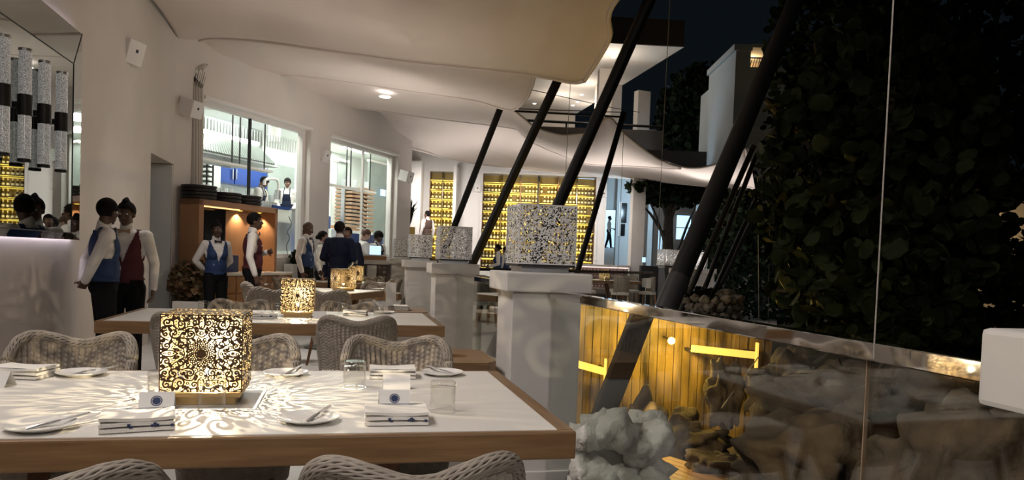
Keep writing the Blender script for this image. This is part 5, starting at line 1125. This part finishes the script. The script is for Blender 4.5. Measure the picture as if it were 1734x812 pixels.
# ------------------------------------------------------------------ wine shelves
def make_bottle():
    t = thing('wine_bottle', 'wine bottle standing on a lit shelf of the wine wall', 'bottle', (0, 0, 0), 0, 'bottles on the wine shelves')
    MB().lathe([(0.040, 0), (0.042, 0.01), (0.042, 0.15), (0.018, 0.19), (0.018, 0.21)], 10).build('glass_body', M['bottle'], t, smooth=True); MB().lathe([(0.021, 0.19), (0.021, 0.262)], 8).build('foil_cap', M['bottle_cap'], t, smooth=True)
    MB().lathe([(0.0428, 0.05), (0.0428, 0.11)], 10, cap=False).build('paper_label', M['bottle_label'], t, smooth=True)
    return t
B0 = make_bottle(); bfirst = True
def wine(label, x0, x1, z0, z1, rows, bays, per, seed):
    global bfirst
    t = thing('wine_shelving', label, 'shelving'); t.matrix_world = FM; rr = random.Random(seed)
    MB().box(x0, DB + 0.46, z0, x1, DB + 0.49, z1).build('back_panel', M['amber_back'], t)
    w = (x1 - x0) / bays
    for b in range(bays + 1): MB().box(max(x0, x0 + w * b - 0.02), DB + 0.08, z0, min(x1, x0 + w * b + 0.02), DB + 0.46, z1).build('upright', M['bottle' if b % 2 else 'darkwood'], t)
    h = (z1 - z0) / (rows + 0.9)
    for r in range(rows + 1):
        z = z0 + 0.02 + h * r
        for b in range(bays):
            a = x0 + w * b + 0.02; e = a + w - 0.04
            MB().box(a, DB + 0.10, z - 0.018, e, DB + 0.45, z).build('shelf_board', M['amber_back'], t)
            MB().box(a, DB + 0.40, z - 0.045, e, DB + 0.44, z - 0.019).build('led_strip', M['led_gold'], t)
            if rr.random() < 0.75: MB().box(a, DB + 0.085, z - 0.010, e - rr.choice((0, 0, 0.2)), DB + 0.10, z + 0.002).build('shelf_lip', M['led_gold'], t)
            if r < rows:
                for k in range(per):
                    if rr.random() < 0.12: continue
                    q = FM @ Vector((a + (k + 0.5) * (e - a) / per, DB + 0.22, z)); o = B0 if bfirst else dup(B0, q); o.location = q; bfirst = False
    MB().box(x0, DB + 0.03, z0, x1, DB + 0.04, z1).build('pane', M['window_glass'], t)
    return t
wine('large golden lit wine wall behind the leaning tubes', -1.086, 2.685, 0.92, 4.05, 9, 6, 5, 1)
wine('small golden lit wine rack left of the wine wall', -2.86, -2.01, 0.97, 4.06, 9, 2, 3, 2)
for x in (0.75,): tag(MB().box(x - 0.02, DB - 0.02, 0.9, x + 0.02, DB + 0.02, 4.07, FM).build('black_mullion', M['black']), 'slim black upright dividing the glazing of the wine wall', 'mullion')
light('wine_front_fill', 'AREA', FM @ Vector((0.8, DB + 0.06, 2.6)), 70, (1.0, 0.78, 0.28), 3.0, FM @ Vector((0.8, DB + 0.5, 2.6)), size_y=2.5)  # unseen area lights added in front of the bottles to light them
light('wine_front_fill', 'AREA', FM @ Vector((-2.43, DB + 0.06, 2.6)), 18, (1.0, 0.78, 0.28), 0.8, FM @ Vector((-2.43, DB + 0.5, 2.6)), size_y=2.5)
# ------------------------------------------------------------------ tufted bench
b0 = flo(975, 22.8); b1 = flo(1064, 22.6); bd = (b1 - b0).normalized(); BM = Matrix((bd, Vector((-bd.y, bd.x, 0)), U0)).transposed().to_4x4(); BM.translation = b0; BL = (b1 - b0).length
t = thing('tufted_bench', 'long tufted pink-brown bench against the low wall of the far terrace', 'bench', (0, 0, 0)); t.matrix_world = BM
MB().box(0, 0, 0.0, BL, 0.5, 1.12).build('low_wall', M['taupe'], t); MB().box(-0.05, -0.05, 1.12, BL + 0.05, 0.55, 1.18).build('top_cap', M['pier_paint'], t); MB().box(0, -0.45, 0.30, BL, 0.0, 0.48).build('seat_cushion', M['taupe'], t, bevel=0.03)
mb = MB(); q = 0.10
for i in range(int(BL / q)):
    for j in range(6):
        x = q * (i + 0.5 * (j % 2)); z = 0.46 + q * j; mb.add([(x, 0, z), (x + q, 0, z), (x + q, 0, z + q), (x, 0, z + q), (x + q / 2, -0.05, z + q / 2)], [(0, 1, 4), (1, 2, 4), (2, 3, 4), (3, 0, 4)])
tag(mb.build('button_tufts', M['pink'], t, smooth=True), kind='stuff'); MB().box(0, -0.03, 1.085, BL, 0.0, 1.118).build('led_strip', mat('bench_strip', (0.9, 0.7, 0.65), 0.5, emit=(1, 0.8, 0.75), estr=1.0), t)
# ------------------------------------------------------------------ plants
def leaves(n, c, R, size, seed, k=6, up=0.3, shellr=0.5):
    rr = random.Random(seed); mb = MB(); c = Vector(c)
    for i in range(n):
        d = Vector((rr.gauss(0, 1), rr.gauss(0, 1), rr.gauss(0, 1))).normalized() * (shellr + (1 - shellr) * rr.random() ** 0.7)
        p = c + Vector((d.x * R[0], d.y * R[1], d.z * R[2])); a = Vector((rr.gauss(0, 1), rr.gauss(0, 1), rr.gauss(0, 1) + up)).normalized(); u = a.orthogonal().normalized(); w = a.cross(u); s = size * rr.uniform(0.6, 1.25); th = rr.uniform(0, 6.28)
        u, w = u * math.cos(th) + w * math.sin(th), w * math.cos(th) - u * math.sin(th)
        mb.add([p + u * (s * math.cos(2 * PI * q / k)) + w * (s * 0.78 * math.sin(2 * PI * q / k)) + a * (0.12 * s * math.cos(4 * PI * q / k)) for q in range(k)], [tuple(range(k))])
    return mb
pp = flo(327, 10.6); t = thing('potted_croton', 'bushy red-green potted plant in a white planter by the hanging cords', 'plant', pp)
MB().box(-0.22, -0.22, 0, 0.22, 0.22, 0.50).build('planter', M['white_paint'], t, bevel=0.01); tag(leaves(1100, (0, 0, 0.78), (0.34, 0.34, 0.30), 0.042, 5, k=5, up=0.8).build('foliage', M['croton'], t), kind='stuff')
rr = random.Random(4)
for k in range(9): MB().tube([(0.05 * math.cos(k), 0.05 * math.sin(k), 0.48), (0.22 * math.cos(k * 0.7), 0.22 * math.sin(k * 0.7), 0.95)], 0.008, 5).build('stem', M['bark'], t)
pp = at(692, 412, 18.9); t = thing('tall_potted_plant', 'tall strap-leaved plant in a yellow pot by the small wine rack', 'plant', pp)
MB().box(-0.14, -0.14, 0, 0.14, 0.14, 0.42).build('pot', M['yellow_pot'], t, bevel=0.01)
for k in range(26):
    a = k * 2.4; r_ = 0.12 + 0.30 * ((k * 7) % 10) / 10; h = 0.75 + 0.04 * ((k * 3) % 9); dv = Vector((math.cos(a), math.sin(a), 0)); sv = Vector((-math.sin(a), math.cos(a), 0)) * 0.028
    P_ = [Vector((0, 0, 0.40)), dv * r_ * 0.4 + Vector((0, 0, 0.40 + h * 0.55)), dv * r_ + Vector((0, 0, 0.36 + h * 0.8))]
    MB().add([P_[0] - sv * .5, P_[0] + sv * .5, P_[1] + sv, P_[1] - sv, P_[2]], [(0, 1, 2, 3), (3, 2, 4)]).build('leaf', M['leaf_dark'], t)
tag(MB().box(-0.15, -0.15, 0, 0.15, 0.15, pp.z).build('plant_plinth', M['white_paint']), 'white plinth under the yellow plant pot', 'plinth').location = (pp.x, pp.y, 0)
pp = KM @ Vector((2.35, -0.14, 0.98)); t = thing('herb_planter', 'small green grass planter against the low wall right of the cabinet', 'plant', (pp.x, pp.y, 0), math.atan2(KT.y, KT.x)); tag(leaves(260, (0, 0, 1.12), (0.30, 0.10, 0.16), 0.045, 9, up=-0.2).build('foliage', M['leaf'], t), kind='stuff'); MB().box(-0.33, -0.10, 0.0, 0.33, 0.10, 1.02).build('planter', M['white_paint'], t)
# ------------------------------------------------------------------ outside: stone planter, rocks, gold wall
pc = at(1052, 760, 3.62); t = thing('stone_planter', 'white coral-stone planter wall just outside the nearest railing', 'planter', (pc.x, pc.y, -1.7))
MB().lathe([(0.16, 0.0), (0.16, 2.12)], 16).build('core', M['soil'], t)
smesh = [icoblob(i, 0.102, 0.088, 0.085, 0.45, 3, True).mesh('stone', M['stone'], True, ang=3) for i in range(9)]; rr = random.Random(11); top = 0.39 + 1.7
for row in range(9):
    for k in range(9):
        a = 2 * PI * (k + 0.5 * (row % 2) + rr.uniform(-0.12, 0.12)) / 9; r_ = 0.165 + rr.uniform(-0.02, 0.025); z = top - 0.145 * row + rr.uniform(-0.025, 0.025) + (0.06 if row == 0 and (k % 3) == 0 else 0)
        o = link('stone', smesh[(row * 4 + k) % 9], t); o.location = (r_ * math.cos(a), r_ * math.sin(a), z); o.rotation_euler = (rr.uniform(-0.5, 0.5), rr.uniform(-0.5, 0.5), a + rr.uniform(-0.4, 0.4)); q = rr.uniform(0.72, 1.12); o.scale = (q, q, q)
# gold-lit timber wall
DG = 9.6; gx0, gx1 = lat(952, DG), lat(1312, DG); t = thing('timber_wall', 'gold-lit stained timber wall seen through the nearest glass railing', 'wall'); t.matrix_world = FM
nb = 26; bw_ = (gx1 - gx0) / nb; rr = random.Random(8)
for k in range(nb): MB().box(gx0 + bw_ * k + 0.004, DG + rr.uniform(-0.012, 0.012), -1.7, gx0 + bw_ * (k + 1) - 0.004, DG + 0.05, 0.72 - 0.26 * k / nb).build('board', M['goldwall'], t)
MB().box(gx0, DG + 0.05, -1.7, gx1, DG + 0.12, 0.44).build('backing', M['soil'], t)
for (xa, xb, za, zb) in ((lat(984, 9.2), lat(1030, 9.2), -0.02, -0.10), (lat(1176, 9.2), lat(1286, 9.2), 0.23, 0.17)):
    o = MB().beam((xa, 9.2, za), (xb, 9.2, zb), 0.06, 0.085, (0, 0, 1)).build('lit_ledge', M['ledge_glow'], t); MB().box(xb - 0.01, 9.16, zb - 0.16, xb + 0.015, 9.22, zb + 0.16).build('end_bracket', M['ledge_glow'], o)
    MB().box(xa, 9.2, min(za, zb) - 0.01, xa + 0.04, DG, min(za, zb) + 0.03).box(xb - 0.04, 9.2, min(za, zb) - 0.01, xb, DG, min(za, zb) + 0.03).build('ledge_arm', M['black'], o)
gl = FM @ Vector((lat(1141, 9.1), 9.1, 1.26 + (448 - 577) / FPX * 9.1)); t = thing('gold_lamp', 'round golden lamp glowing on the timber wall', 'lamp', gl)
MB().lathe([(0.001, -0.045), (0.032, -0.032), (0.045, 0), (0.032, 0.032), (0.001, 0.045)], 14, cap=False).build('bulb', M['bulb_gold'], t, smooth=True); MB().tube([(0, 0, 0.0), tuple(F0 * 0.5)], 0.012, 6).build('arm', M['black'], t)
light('gold_lamp_light', 'POINT', gl - F0 * 0.14, 55, (1.0, 0.66, 0.12), 0.05)
light('gold_wall_wash', 'SPOT', FM @ Vector((lat(1040, 8.6), 8.5, 0.55)), 62, (1.0, 0.68, 0.14), 0.05, FM @ Vector((lat(1030, DG), DG, -0.4)), 2.2)
tag(MB().tube([at(1284, 604, 9.0), at(1222, 690, 8.2)], 0.008, 5).build('guy_rope', M['rope']), 'taut pale rope slanting down from the lit ledge', 'rope')
# lit flaking column of rock
for i, (px, py, d_, r_, lb) in enumerate(((1226, 672, 8.6, (0.20, 0.2, 0.42), 'gold-lit rough rock column below the lit ledge'), (1150, 745, 8.4, (0.55, 0.4, 0.30), 'dark rock mound below the golden lamp'), (1232, 800, 7.2, (0.42, 0.3, 0.20), 'flat rock with golden lit top beside the wooden deck'),
                                     (1085, 745, 7.9, (0.35, 0.3, 0.40), 'dark boulder behind the coral-stone planter'), (1345, 660, 7.4, (0.42, 0.4, 0.38), 'brown rock at the foot of the slope'), (1420, 700, 6.4, (0.55, 0.5, 0.34), 'wide brown rock on the slope, behind the railing middle'), (1545, 690, 6.2, (0.6, 0.5, 0.4), 'dark rock on the slope below the trees'),
                                     (1640, 835, 3.6, (0.46, 0.40, 0.42), 'large brown boulder nearest the railing by the frame edge'), (1380, 800, 5.2, (0.5, 0.45, 0.3), 'low dark rock on the ground behind the railing'))):
    p = at(px, py, d_); tag(icoblob(20 + i, *r_, 0.55, 5, True).build('rock', M['rock'], smooth=True, ang=3), lb, 'rock', 'rocks outside the railing').location = p
mb = MB(); rows = []
for i in range(50):
    r = []
    for j in range(60):
        x = 2.2 + 9 * j / 59; y = 0.5 + 11.0 * i / 49; h = -1.72 + 1.1 * min(1, max(0, (x - 3.4) / 3.0)) * (0.4 + 0.6 * min(1, max(0, (y - 1) / 3))) * (1 if y < 9 else 0.8)
        q = Vector((x * 1.1, y * 1.1, 0)); h += 0.5 * max(0, min(1, (x - 3) / 1.5)) * (noise.noise(q) + 0.5 * noise.noise(q * 2.7) + 0.25 * noise.noise(q * 6)); r.append(Vector((x, y, h)))
    rows.append(r)
struct('terrain', mb.grid(rows), M['rock'], smooth=True, ang=3)
light('garden_spot', 'SPOT', at(1330, 760, 4.4) + Vector((0, 0, 0.15)), 6, (1.0, 0.72, 0.42), 0.06, at(1420, 690, 6.3), 1.6)
light('garden_spot', 'SPOT', at(1560, 812, 2.5) + Vector((0, 0, 0.1)), 8, (1.0, 0.70, 0.42), 0.05, at(1660, 770, 3.4), 1.6)
t = thing('wooden_deck', 'small wooden plank deck lit gold at the foot of the stone planter', 'deck', (0, 0, 0)); dp = [at(1113, 808, 6.9), at(1140, 770, 7.5), at(1242, 806, 6.9)]; zd = dp[0].z
dd_ = (dp[2] - dp[1]); dd_.z = 0; de = dd_.normalized(); dnn = Vector((de.y, -de.x, 0))
for k in range(9):
    a = Vector((dp[1].x, dp[1].y, zd)) + dnn * (0.11 * k) - de * 0.02 * k; MB().beam(a - de * 0.25, a + dd_ * 1.3, 0.10, 0.05).build('plank', M['deck'], t, bevel=0.004)
for q in (0.05, 0.9): a = Vector((dp[1].x, dp[1].y, -1.7)) + dd_ * q + dnn * 0.4; MB().beam(a, Vector((a.x, a.y, zd - 0.025)), 0.08, 0.08, (1, 0, 0)).build('post', M['darkwood'], t)
light('deck_lamp', 'POINT', Vector((dp[1].x, dp[1].y, zd + 0.55)) + dnn * 0.3, 14, (1.0, 0.66, 0.22), 0.05)
# far rockery carrying the thin tubes
pc = flo(1204, 12.2, 0); t = thing('rockery', 'low fieldstone rockery at the feet of the outer leaning tubes', 'planter', (pc.x, pc.y, -1.7)); MB().lathe([(0.42, 0), (0.42, 2.40)], 18).build('core', M['soil'], t)
m2 = [icoblob(60 + i, 0.11, 0.09, 0.085, 0.5, 3, True).mesh('stone', M['fieldstone'], True, ang=3) for i in range(6)]; rr = random.Random(5)
for row in range(7):
    for k in range(17):
        a = 2 * PI * (k + 0.5 * (row % 2)) / 17; z = 2.42 - 0.125 * row + rr.uniform(-0.02, 0.02); o = link('stone', m2[(row + k) % 6], t); o.location = ((0.44) * math.cos(a), 0.44 * math.sin(a), z); o.rotation_euler = (rr.uniform(-.5, .5), rr.uniform(-.5, .5), a); q = rr.uniform(0.7, 1.1); o.scale = (q, q, q)
for i in range(6):
    o = link('stone', m2[i], t); o.location = (0.18 * math.cos(i) + 0.18, 0.1 * math.sin(i * 2), 2.46); o.scale = (1.3, 1.3, 1.3)
t = thing('rockery_shrub', 'dark low shrub growing along the left top of the rockery', 'shrub', (pc.x, pc.y, 0.70)); tag(leaves(360, (-0.20, 0.0, 0.05), (0.36, 0.3, 0.17), 0.05, 13).build('foliage', M['leaf_dark'], t), kind='stuff')
# ------------------------------------------------------------------ trees
leafm = leaves(1, (0, 0, 0), (0, 0, 0), 0.085, 77, 8).mesh('leaf', M['leaf'], False)
def tree(label, px, py, d, R, n, size, mt, seed, trunk_to=None, single=0, k=6, group='trees beyond the railing', shellr=0.45, tr=1.0):
    c = at(px, py, d); gz = -1.5; t = thing('tree', label, 'tree', (c.x, c.y, gz), 0, group); h = c.z - gz; rr = random.Random(seed)
    bp = [(0.25, 0.1, 0), (0.15, -0.05, h * 0.35), (-0.05, 0.05, h * 0.7), (0, 0, h * 1.05)]
    MB().tube(cr(bp, 14), [q * tr for q in np.linspace(0.16, 0.07, 14)], 8).build('trunk', M['bark'], t, smooth=True)
    for q in range(7):
        a = q * 0.9 + seed; e = Vector((R[0] * 0.8 * math.cos(a), R[1] * 0.8 * math.sin(a), h + R[2] * 0.6 * math.sin(q * 1.7))); s_ = Vector((0, 0, h * (0.45 + 0.07 * q)))
        MB().tube([s_, s_.lerp(e, 0.55) + Vector((0, 0, 0.12)), e], [0.06, 0.04, 0.015], 6).build('branch', M['bark'], t, smooth=True)
    tag(leaves(n, (0, 0, h), R, size, seed, k, shellr=shellr).build('foliage', M[mt], t), kind='stuff')
    for q in range(single):
        dv = Vector((rr.gauss(0, 1), rr.gauss(0, 1), rr.gauss(0, 1))).normalized(); o = link('leaf', leafm, t); tw = Vector((-0.6, -0.7, -0.1)); dv = (dv + tw * 0.9).normalized()
        o.location = Vector((dv.x * R[0], dv.y * R[1], dv.z * R[2])) * rr.uniform(0.92, 1.06) + Vector((0, 0, h)); o.rotation_euler = (rr.uniform(0, 3), rr.uniform(0, 3), rr.uniform(0, 3)); q_ = rr.uniform(0.7, 1.25); o.scale = (q_, q_, q_)
    return t
tree('sea-grape tree with big round leaves just right of the leaning tube', 1485, 330, 6.6, (1.0, 1.1, 1.6), 2600, 0.085, 'leaf', 31, single=110, k=8)
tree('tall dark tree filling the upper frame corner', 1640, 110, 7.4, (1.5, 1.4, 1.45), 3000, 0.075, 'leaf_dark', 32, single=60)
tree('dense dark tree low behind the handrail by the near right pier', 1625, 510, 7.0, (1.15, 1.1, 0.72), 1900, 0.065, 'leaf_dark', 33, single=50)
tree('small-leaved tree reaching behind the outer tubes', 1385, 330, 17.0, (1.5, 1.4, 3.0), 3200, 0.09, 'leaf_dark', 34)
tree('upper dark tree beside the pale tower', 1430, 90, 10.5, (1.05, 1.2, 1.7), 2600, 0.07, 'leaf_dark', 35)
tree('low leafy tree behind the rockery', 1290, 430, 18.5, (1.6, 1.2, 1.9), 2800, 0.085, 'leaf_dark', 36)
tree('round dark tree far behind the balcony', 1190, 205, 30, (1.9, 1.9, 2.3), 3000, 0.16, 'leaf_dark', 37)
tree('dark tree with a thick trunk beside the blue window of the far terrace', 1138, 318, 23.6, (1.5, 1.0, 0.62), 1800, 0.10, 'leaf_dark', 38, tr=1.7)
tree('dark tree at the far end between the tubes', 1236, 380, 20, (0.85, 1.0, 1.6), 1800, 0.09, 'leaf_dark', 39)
br = [at(1296, 168, 8.9), at(1322, 196, 9.0), at(1362, 226, 9.2), at(1420, 245, 9.4)]; 
tag(MB().tube(cr([tuple(p) for p in br], 16), list(np.linspace(0.035, 0.075, 16)), 8).build('tree_limb', M['bark'], smooth=True), 'bare dark tree limb reaching across the pale tower', 'branch')
# ------------------------------------------------------------------ hotel, tower, far houses
ZS = 8.25; P1 = atz(1158, 80, ZS); P2 = atz(1056, 143, ZS); P0 = atz(1010, 72, ZS); ex = (P1 - P0).normalized()
w_ = Vector((P0 - ex * 16)); back = (P2 - P1); P3 = P0 - ex * 16 + back * 2.4; P2b = P1 + back * 2.4
t = thing('hotel_upper_floor', 'upper hotel storey with lit overhanging roof slab and balcony', 'building', (0, 0, 0))
poly = [(w_.x, w_.y), (P1.x, P1.y), (P2b.x, P2b.y), (P3.x, P3.y)]
MB().prism(poly, ZS + 0.03, ZS + 0.85).build('roof_slab', M['facade_dark'], t); MB().prism(poly, ZS, ZS + 0.03).build('soffit', M['facade'], t)
def wallseg(a, b, z0, z1, nm, mt='facade', th=0.25): return MB().beam(Vector((a.x, a.y, (z0 + z1) / 2)), Vector((b.x, b.y, (z0 + z1) / 2)), th, z1 - z0).build(nm, M[mt], t)
c0_ = atz(1014, 118, ZS); c1_ = atz(1036, 119, ZS); wallseg(c0_, c1_, 4.6, ZS, 'column', th=0.5)
i0 = P2; wallseg(P2 + back * 0.05, P2 + back * 0.05 - ex * 1.0, 4.6, ZS, 'column', th=0.4)
wallseg(P3 - back * 0.2, P2b - back * 0.2, 4.6, ZS, 'back_wall')
for k, (px, py) in enumerate(((1039, 97), (996, 128), (985, 160), (970, 178), (1037, 181), (978, 172), (905, 175))):
    p = atz(px, py, ZS); o = MB().lathe([(0.075, -0.01), (0.075, 0.0)], 12, (p.x, p.y, ZS - 0.002)).build('downlight', M['led_white'], t)
for (px, py, pw) in ((1035, 90, 90), (990, 140, 80), (950, 160, 80), (1000, 175, 60)): p = atz(px, py, ZS); light('soffit_lamp', 'POINT', (p.x, p.y, ZS - 0.9), pw, (1.0, 0.90, 0.78), 0.1)
bz0, bz1 = 4.4, 5.9; f0 = FM @ Vector((lat(840, 25.5), 25.6, 0)); f1_ = FM @ Vector((lat(1112, 25.5), 25.6, 0)); wallseg(f0, f1_, bz0, 5.80, 'parapet', 'facade_dark', 0.3); wallseg(f0, f1_, 4.2, 4.45, 'floor_slab', 'facade')
MB().tube([Vector((f0.x, f0.y, 6.02)), Vector((f1_.x, f1_.y, 5.95))], 0.045, 8).build('balcony_rail', M['black'], t)
for k in range(6): p = f0.lerp(f1_, k / 5.0); MB().tube([Vector((p.x, p.y, 5.75)), Vector((p.x, p.y, 6.0))], 0.03, 6).build('rail_post', M['black'], t)
q0 = FM @ Vector((lat(1064, 28), 28, 0)); q1 = FM @ Vector((lat(1086, 28), 28.2, 0)); wallseg(q0, q1, 4.0, 7.7, 'wing_wall', 'facade', 0.3)
q0 = FM @ Vector((lat(1084, 25), 25, 0)); q1 = FM @ Vector((lat(1240, 25), 25, 0)); wallseg(q0, q1, 3.4, 5.05, 'lower_parapet', 'facade_dark', 0.3)
q0 = FM @ Vector((lat(1085, 31), 31, 0)); q1 = FM @ Vector((lat(1112, 31), 31, 0)); wallseg(q0, q1, 4.2, 6.8, 'far_wall', 'tower', 0.3); MB().box(lat(1095, 30.8), 30.75, 5.9, lat(1101, 30.8), 30.8, 6.4, FM).build('lit_window', M['blue_lit'], t)
# tower house
t = thing('tower_house', 'pale blue-grey tower house with a lit corner balcony behind the trees', 'building', (0, 0, 0)); t.matrix_world = FM; DT = 22.0
def zt(py, px=1290, d=DT): return 1.26 + (438 + 0.036 * (px - CX) - py) / FPX * d
x0, x1, x2 = lat(1228, DT), lat(1253, DT), lat(1284, DT)
MB().box(x0, DT, -1.7, lat(1420, DT), DT + 4, zt(118)).build('wall', M['tower'], t); MB().box(x0, DT, zt(118), x1, DT + 3, zt(84)).build('wall', M['tower'], t); MB().box(x0 - 0.08, DT - 0.08, zt(92), x1 + 0.02, DT + 3, zt(82)).build('cornice', M['tower'], t)
MB().box(x1, DT + 1.6, zt(118), lat(1312, DT), DT + 1.8, zt(84)).build('balcony_back', M['facade'], t); MB().box(x1, DT - 0.05, zt(86), lat(1312, DT), DT + 3, zt(80)).build('balcony_roof', M['tower'], t); MB().box(lat(1278, DT), DT, zt(118), x2, DT + 0.15, zt(86)).build('pillar', M['facade'], t)
for k in range(9): MB().tube([(x1 + 0.075 * k, DT + 0.05, zt(118)), (x1 + 0.06 + 0.075 * k, DT + 0.05, zt(103))], 0.012, 4).build('baluster', M['black'], t)
MB().box(x1, DT + 0.03, zt(103), lat(1312, DT), DT + 0.07, zt(101)).build('balcony_rail', M['black'], t); MB().box(x0, DT - 0.06, zt(285), lat(1420, DT), DT, zt(278)).build('string_course', M['tower'], t); MB().box(x0, DT - 0.06, zt(222), lat(1420, DT), DT, zt(214)).build('string_course', M['tower'], t)
light('balcony_lamp', 'POINT', FM @ Vector((x1 + 0.3, DT + 1.0, zt(96))), 16, (1.0, 0.58, 0.25), 0.05)
light('tower_floodlight', 'SPOT', FM @ Vector((lat(1275, 15), 14.5, 0.6)), 55, (0.50, 0.76, 1.0), 0.2, FM @ Vector((lat(1310, DT), DT, 2.6)), 1.0)
t = thing('far_house', 'ochre lit house wall glimpsed through the leaves near the frame edge', 'building', (0, 0, 0)); t.matrix_world = FM
MB().box(lat(1655, 16), 16, -1.7, lat(1800, 16), 18, 1.26 + (468 - 310) / FPX * 16).build('wall', M['facade'], t); MB().box(lat(1672, 16), 15.95, 1.9, lat(1700, 16), 16.0, 2.5).build('window', M['black'], t)
MB().box(lat(1650, 16), 15.9, 2.0, lat(1800, 16), 18, 2.06).build('cornice', M['facade'], t)
light('house_lamp', 'POINT', FM @ Vector((lat(1690, 15), 15.0, 1.9)), 45, (1.0, 0.72, 0.36), 0.1)
t = thing('far_terrace_house', 'dark house with a lit blue window and white railings beyond the far terrace', 'building', (0, 0, 0)); t.matrix_world = FM
MB().box(lat(1086, 27), 27, 0, lat(1290, 27), 27.3, 4.2).build('wall', M['facade_dark'], t); MB().box(lat(1141, 27), 26.9, 1.26 + 43 / FPX * 27, lat(1164, 27), 27, 1.26 + 83 / FPX * 27).build('lit_window', M['blue_lit'], t)
MB().box(lat(1140, 27), 26.88, 2.58, lat(1165, 27), 26.9, 2.63).build('window_bar', M['white_paint'], t); MB().box(lat(1092, 27), 26.9, 0.6, lat(1100, 27), 27, 3.4).build('door', M['tower'], t)
for k in range(7): MB().box(lat(1111 + 2.4 * k, 24), 24, 1.41, lat(1112.4 + 2.4 * k, 24), 24.03, 2.4).build('baluster', M['blue_lit' if k % 2 == 0 else 'white_paint'], t)  # every other baluster glows, light on the railing put into its material
tag(MB().box(lat(1083, 22.8), 22.6, 0, lat(1112, 22.8), 23.0, 1.2, FM).build('host_stand', M['black'], bevel=0.02), 'black host stand left of the far terrace pier', 'stand')
tag(MB().box(lat(1086, 22.5), 22.55, 1.3, lat(1092, 22.5), 22.58, 1.45, FM).build('small_sign', M['blue_lit']), 'small glowing card above the black host stand', 'card')
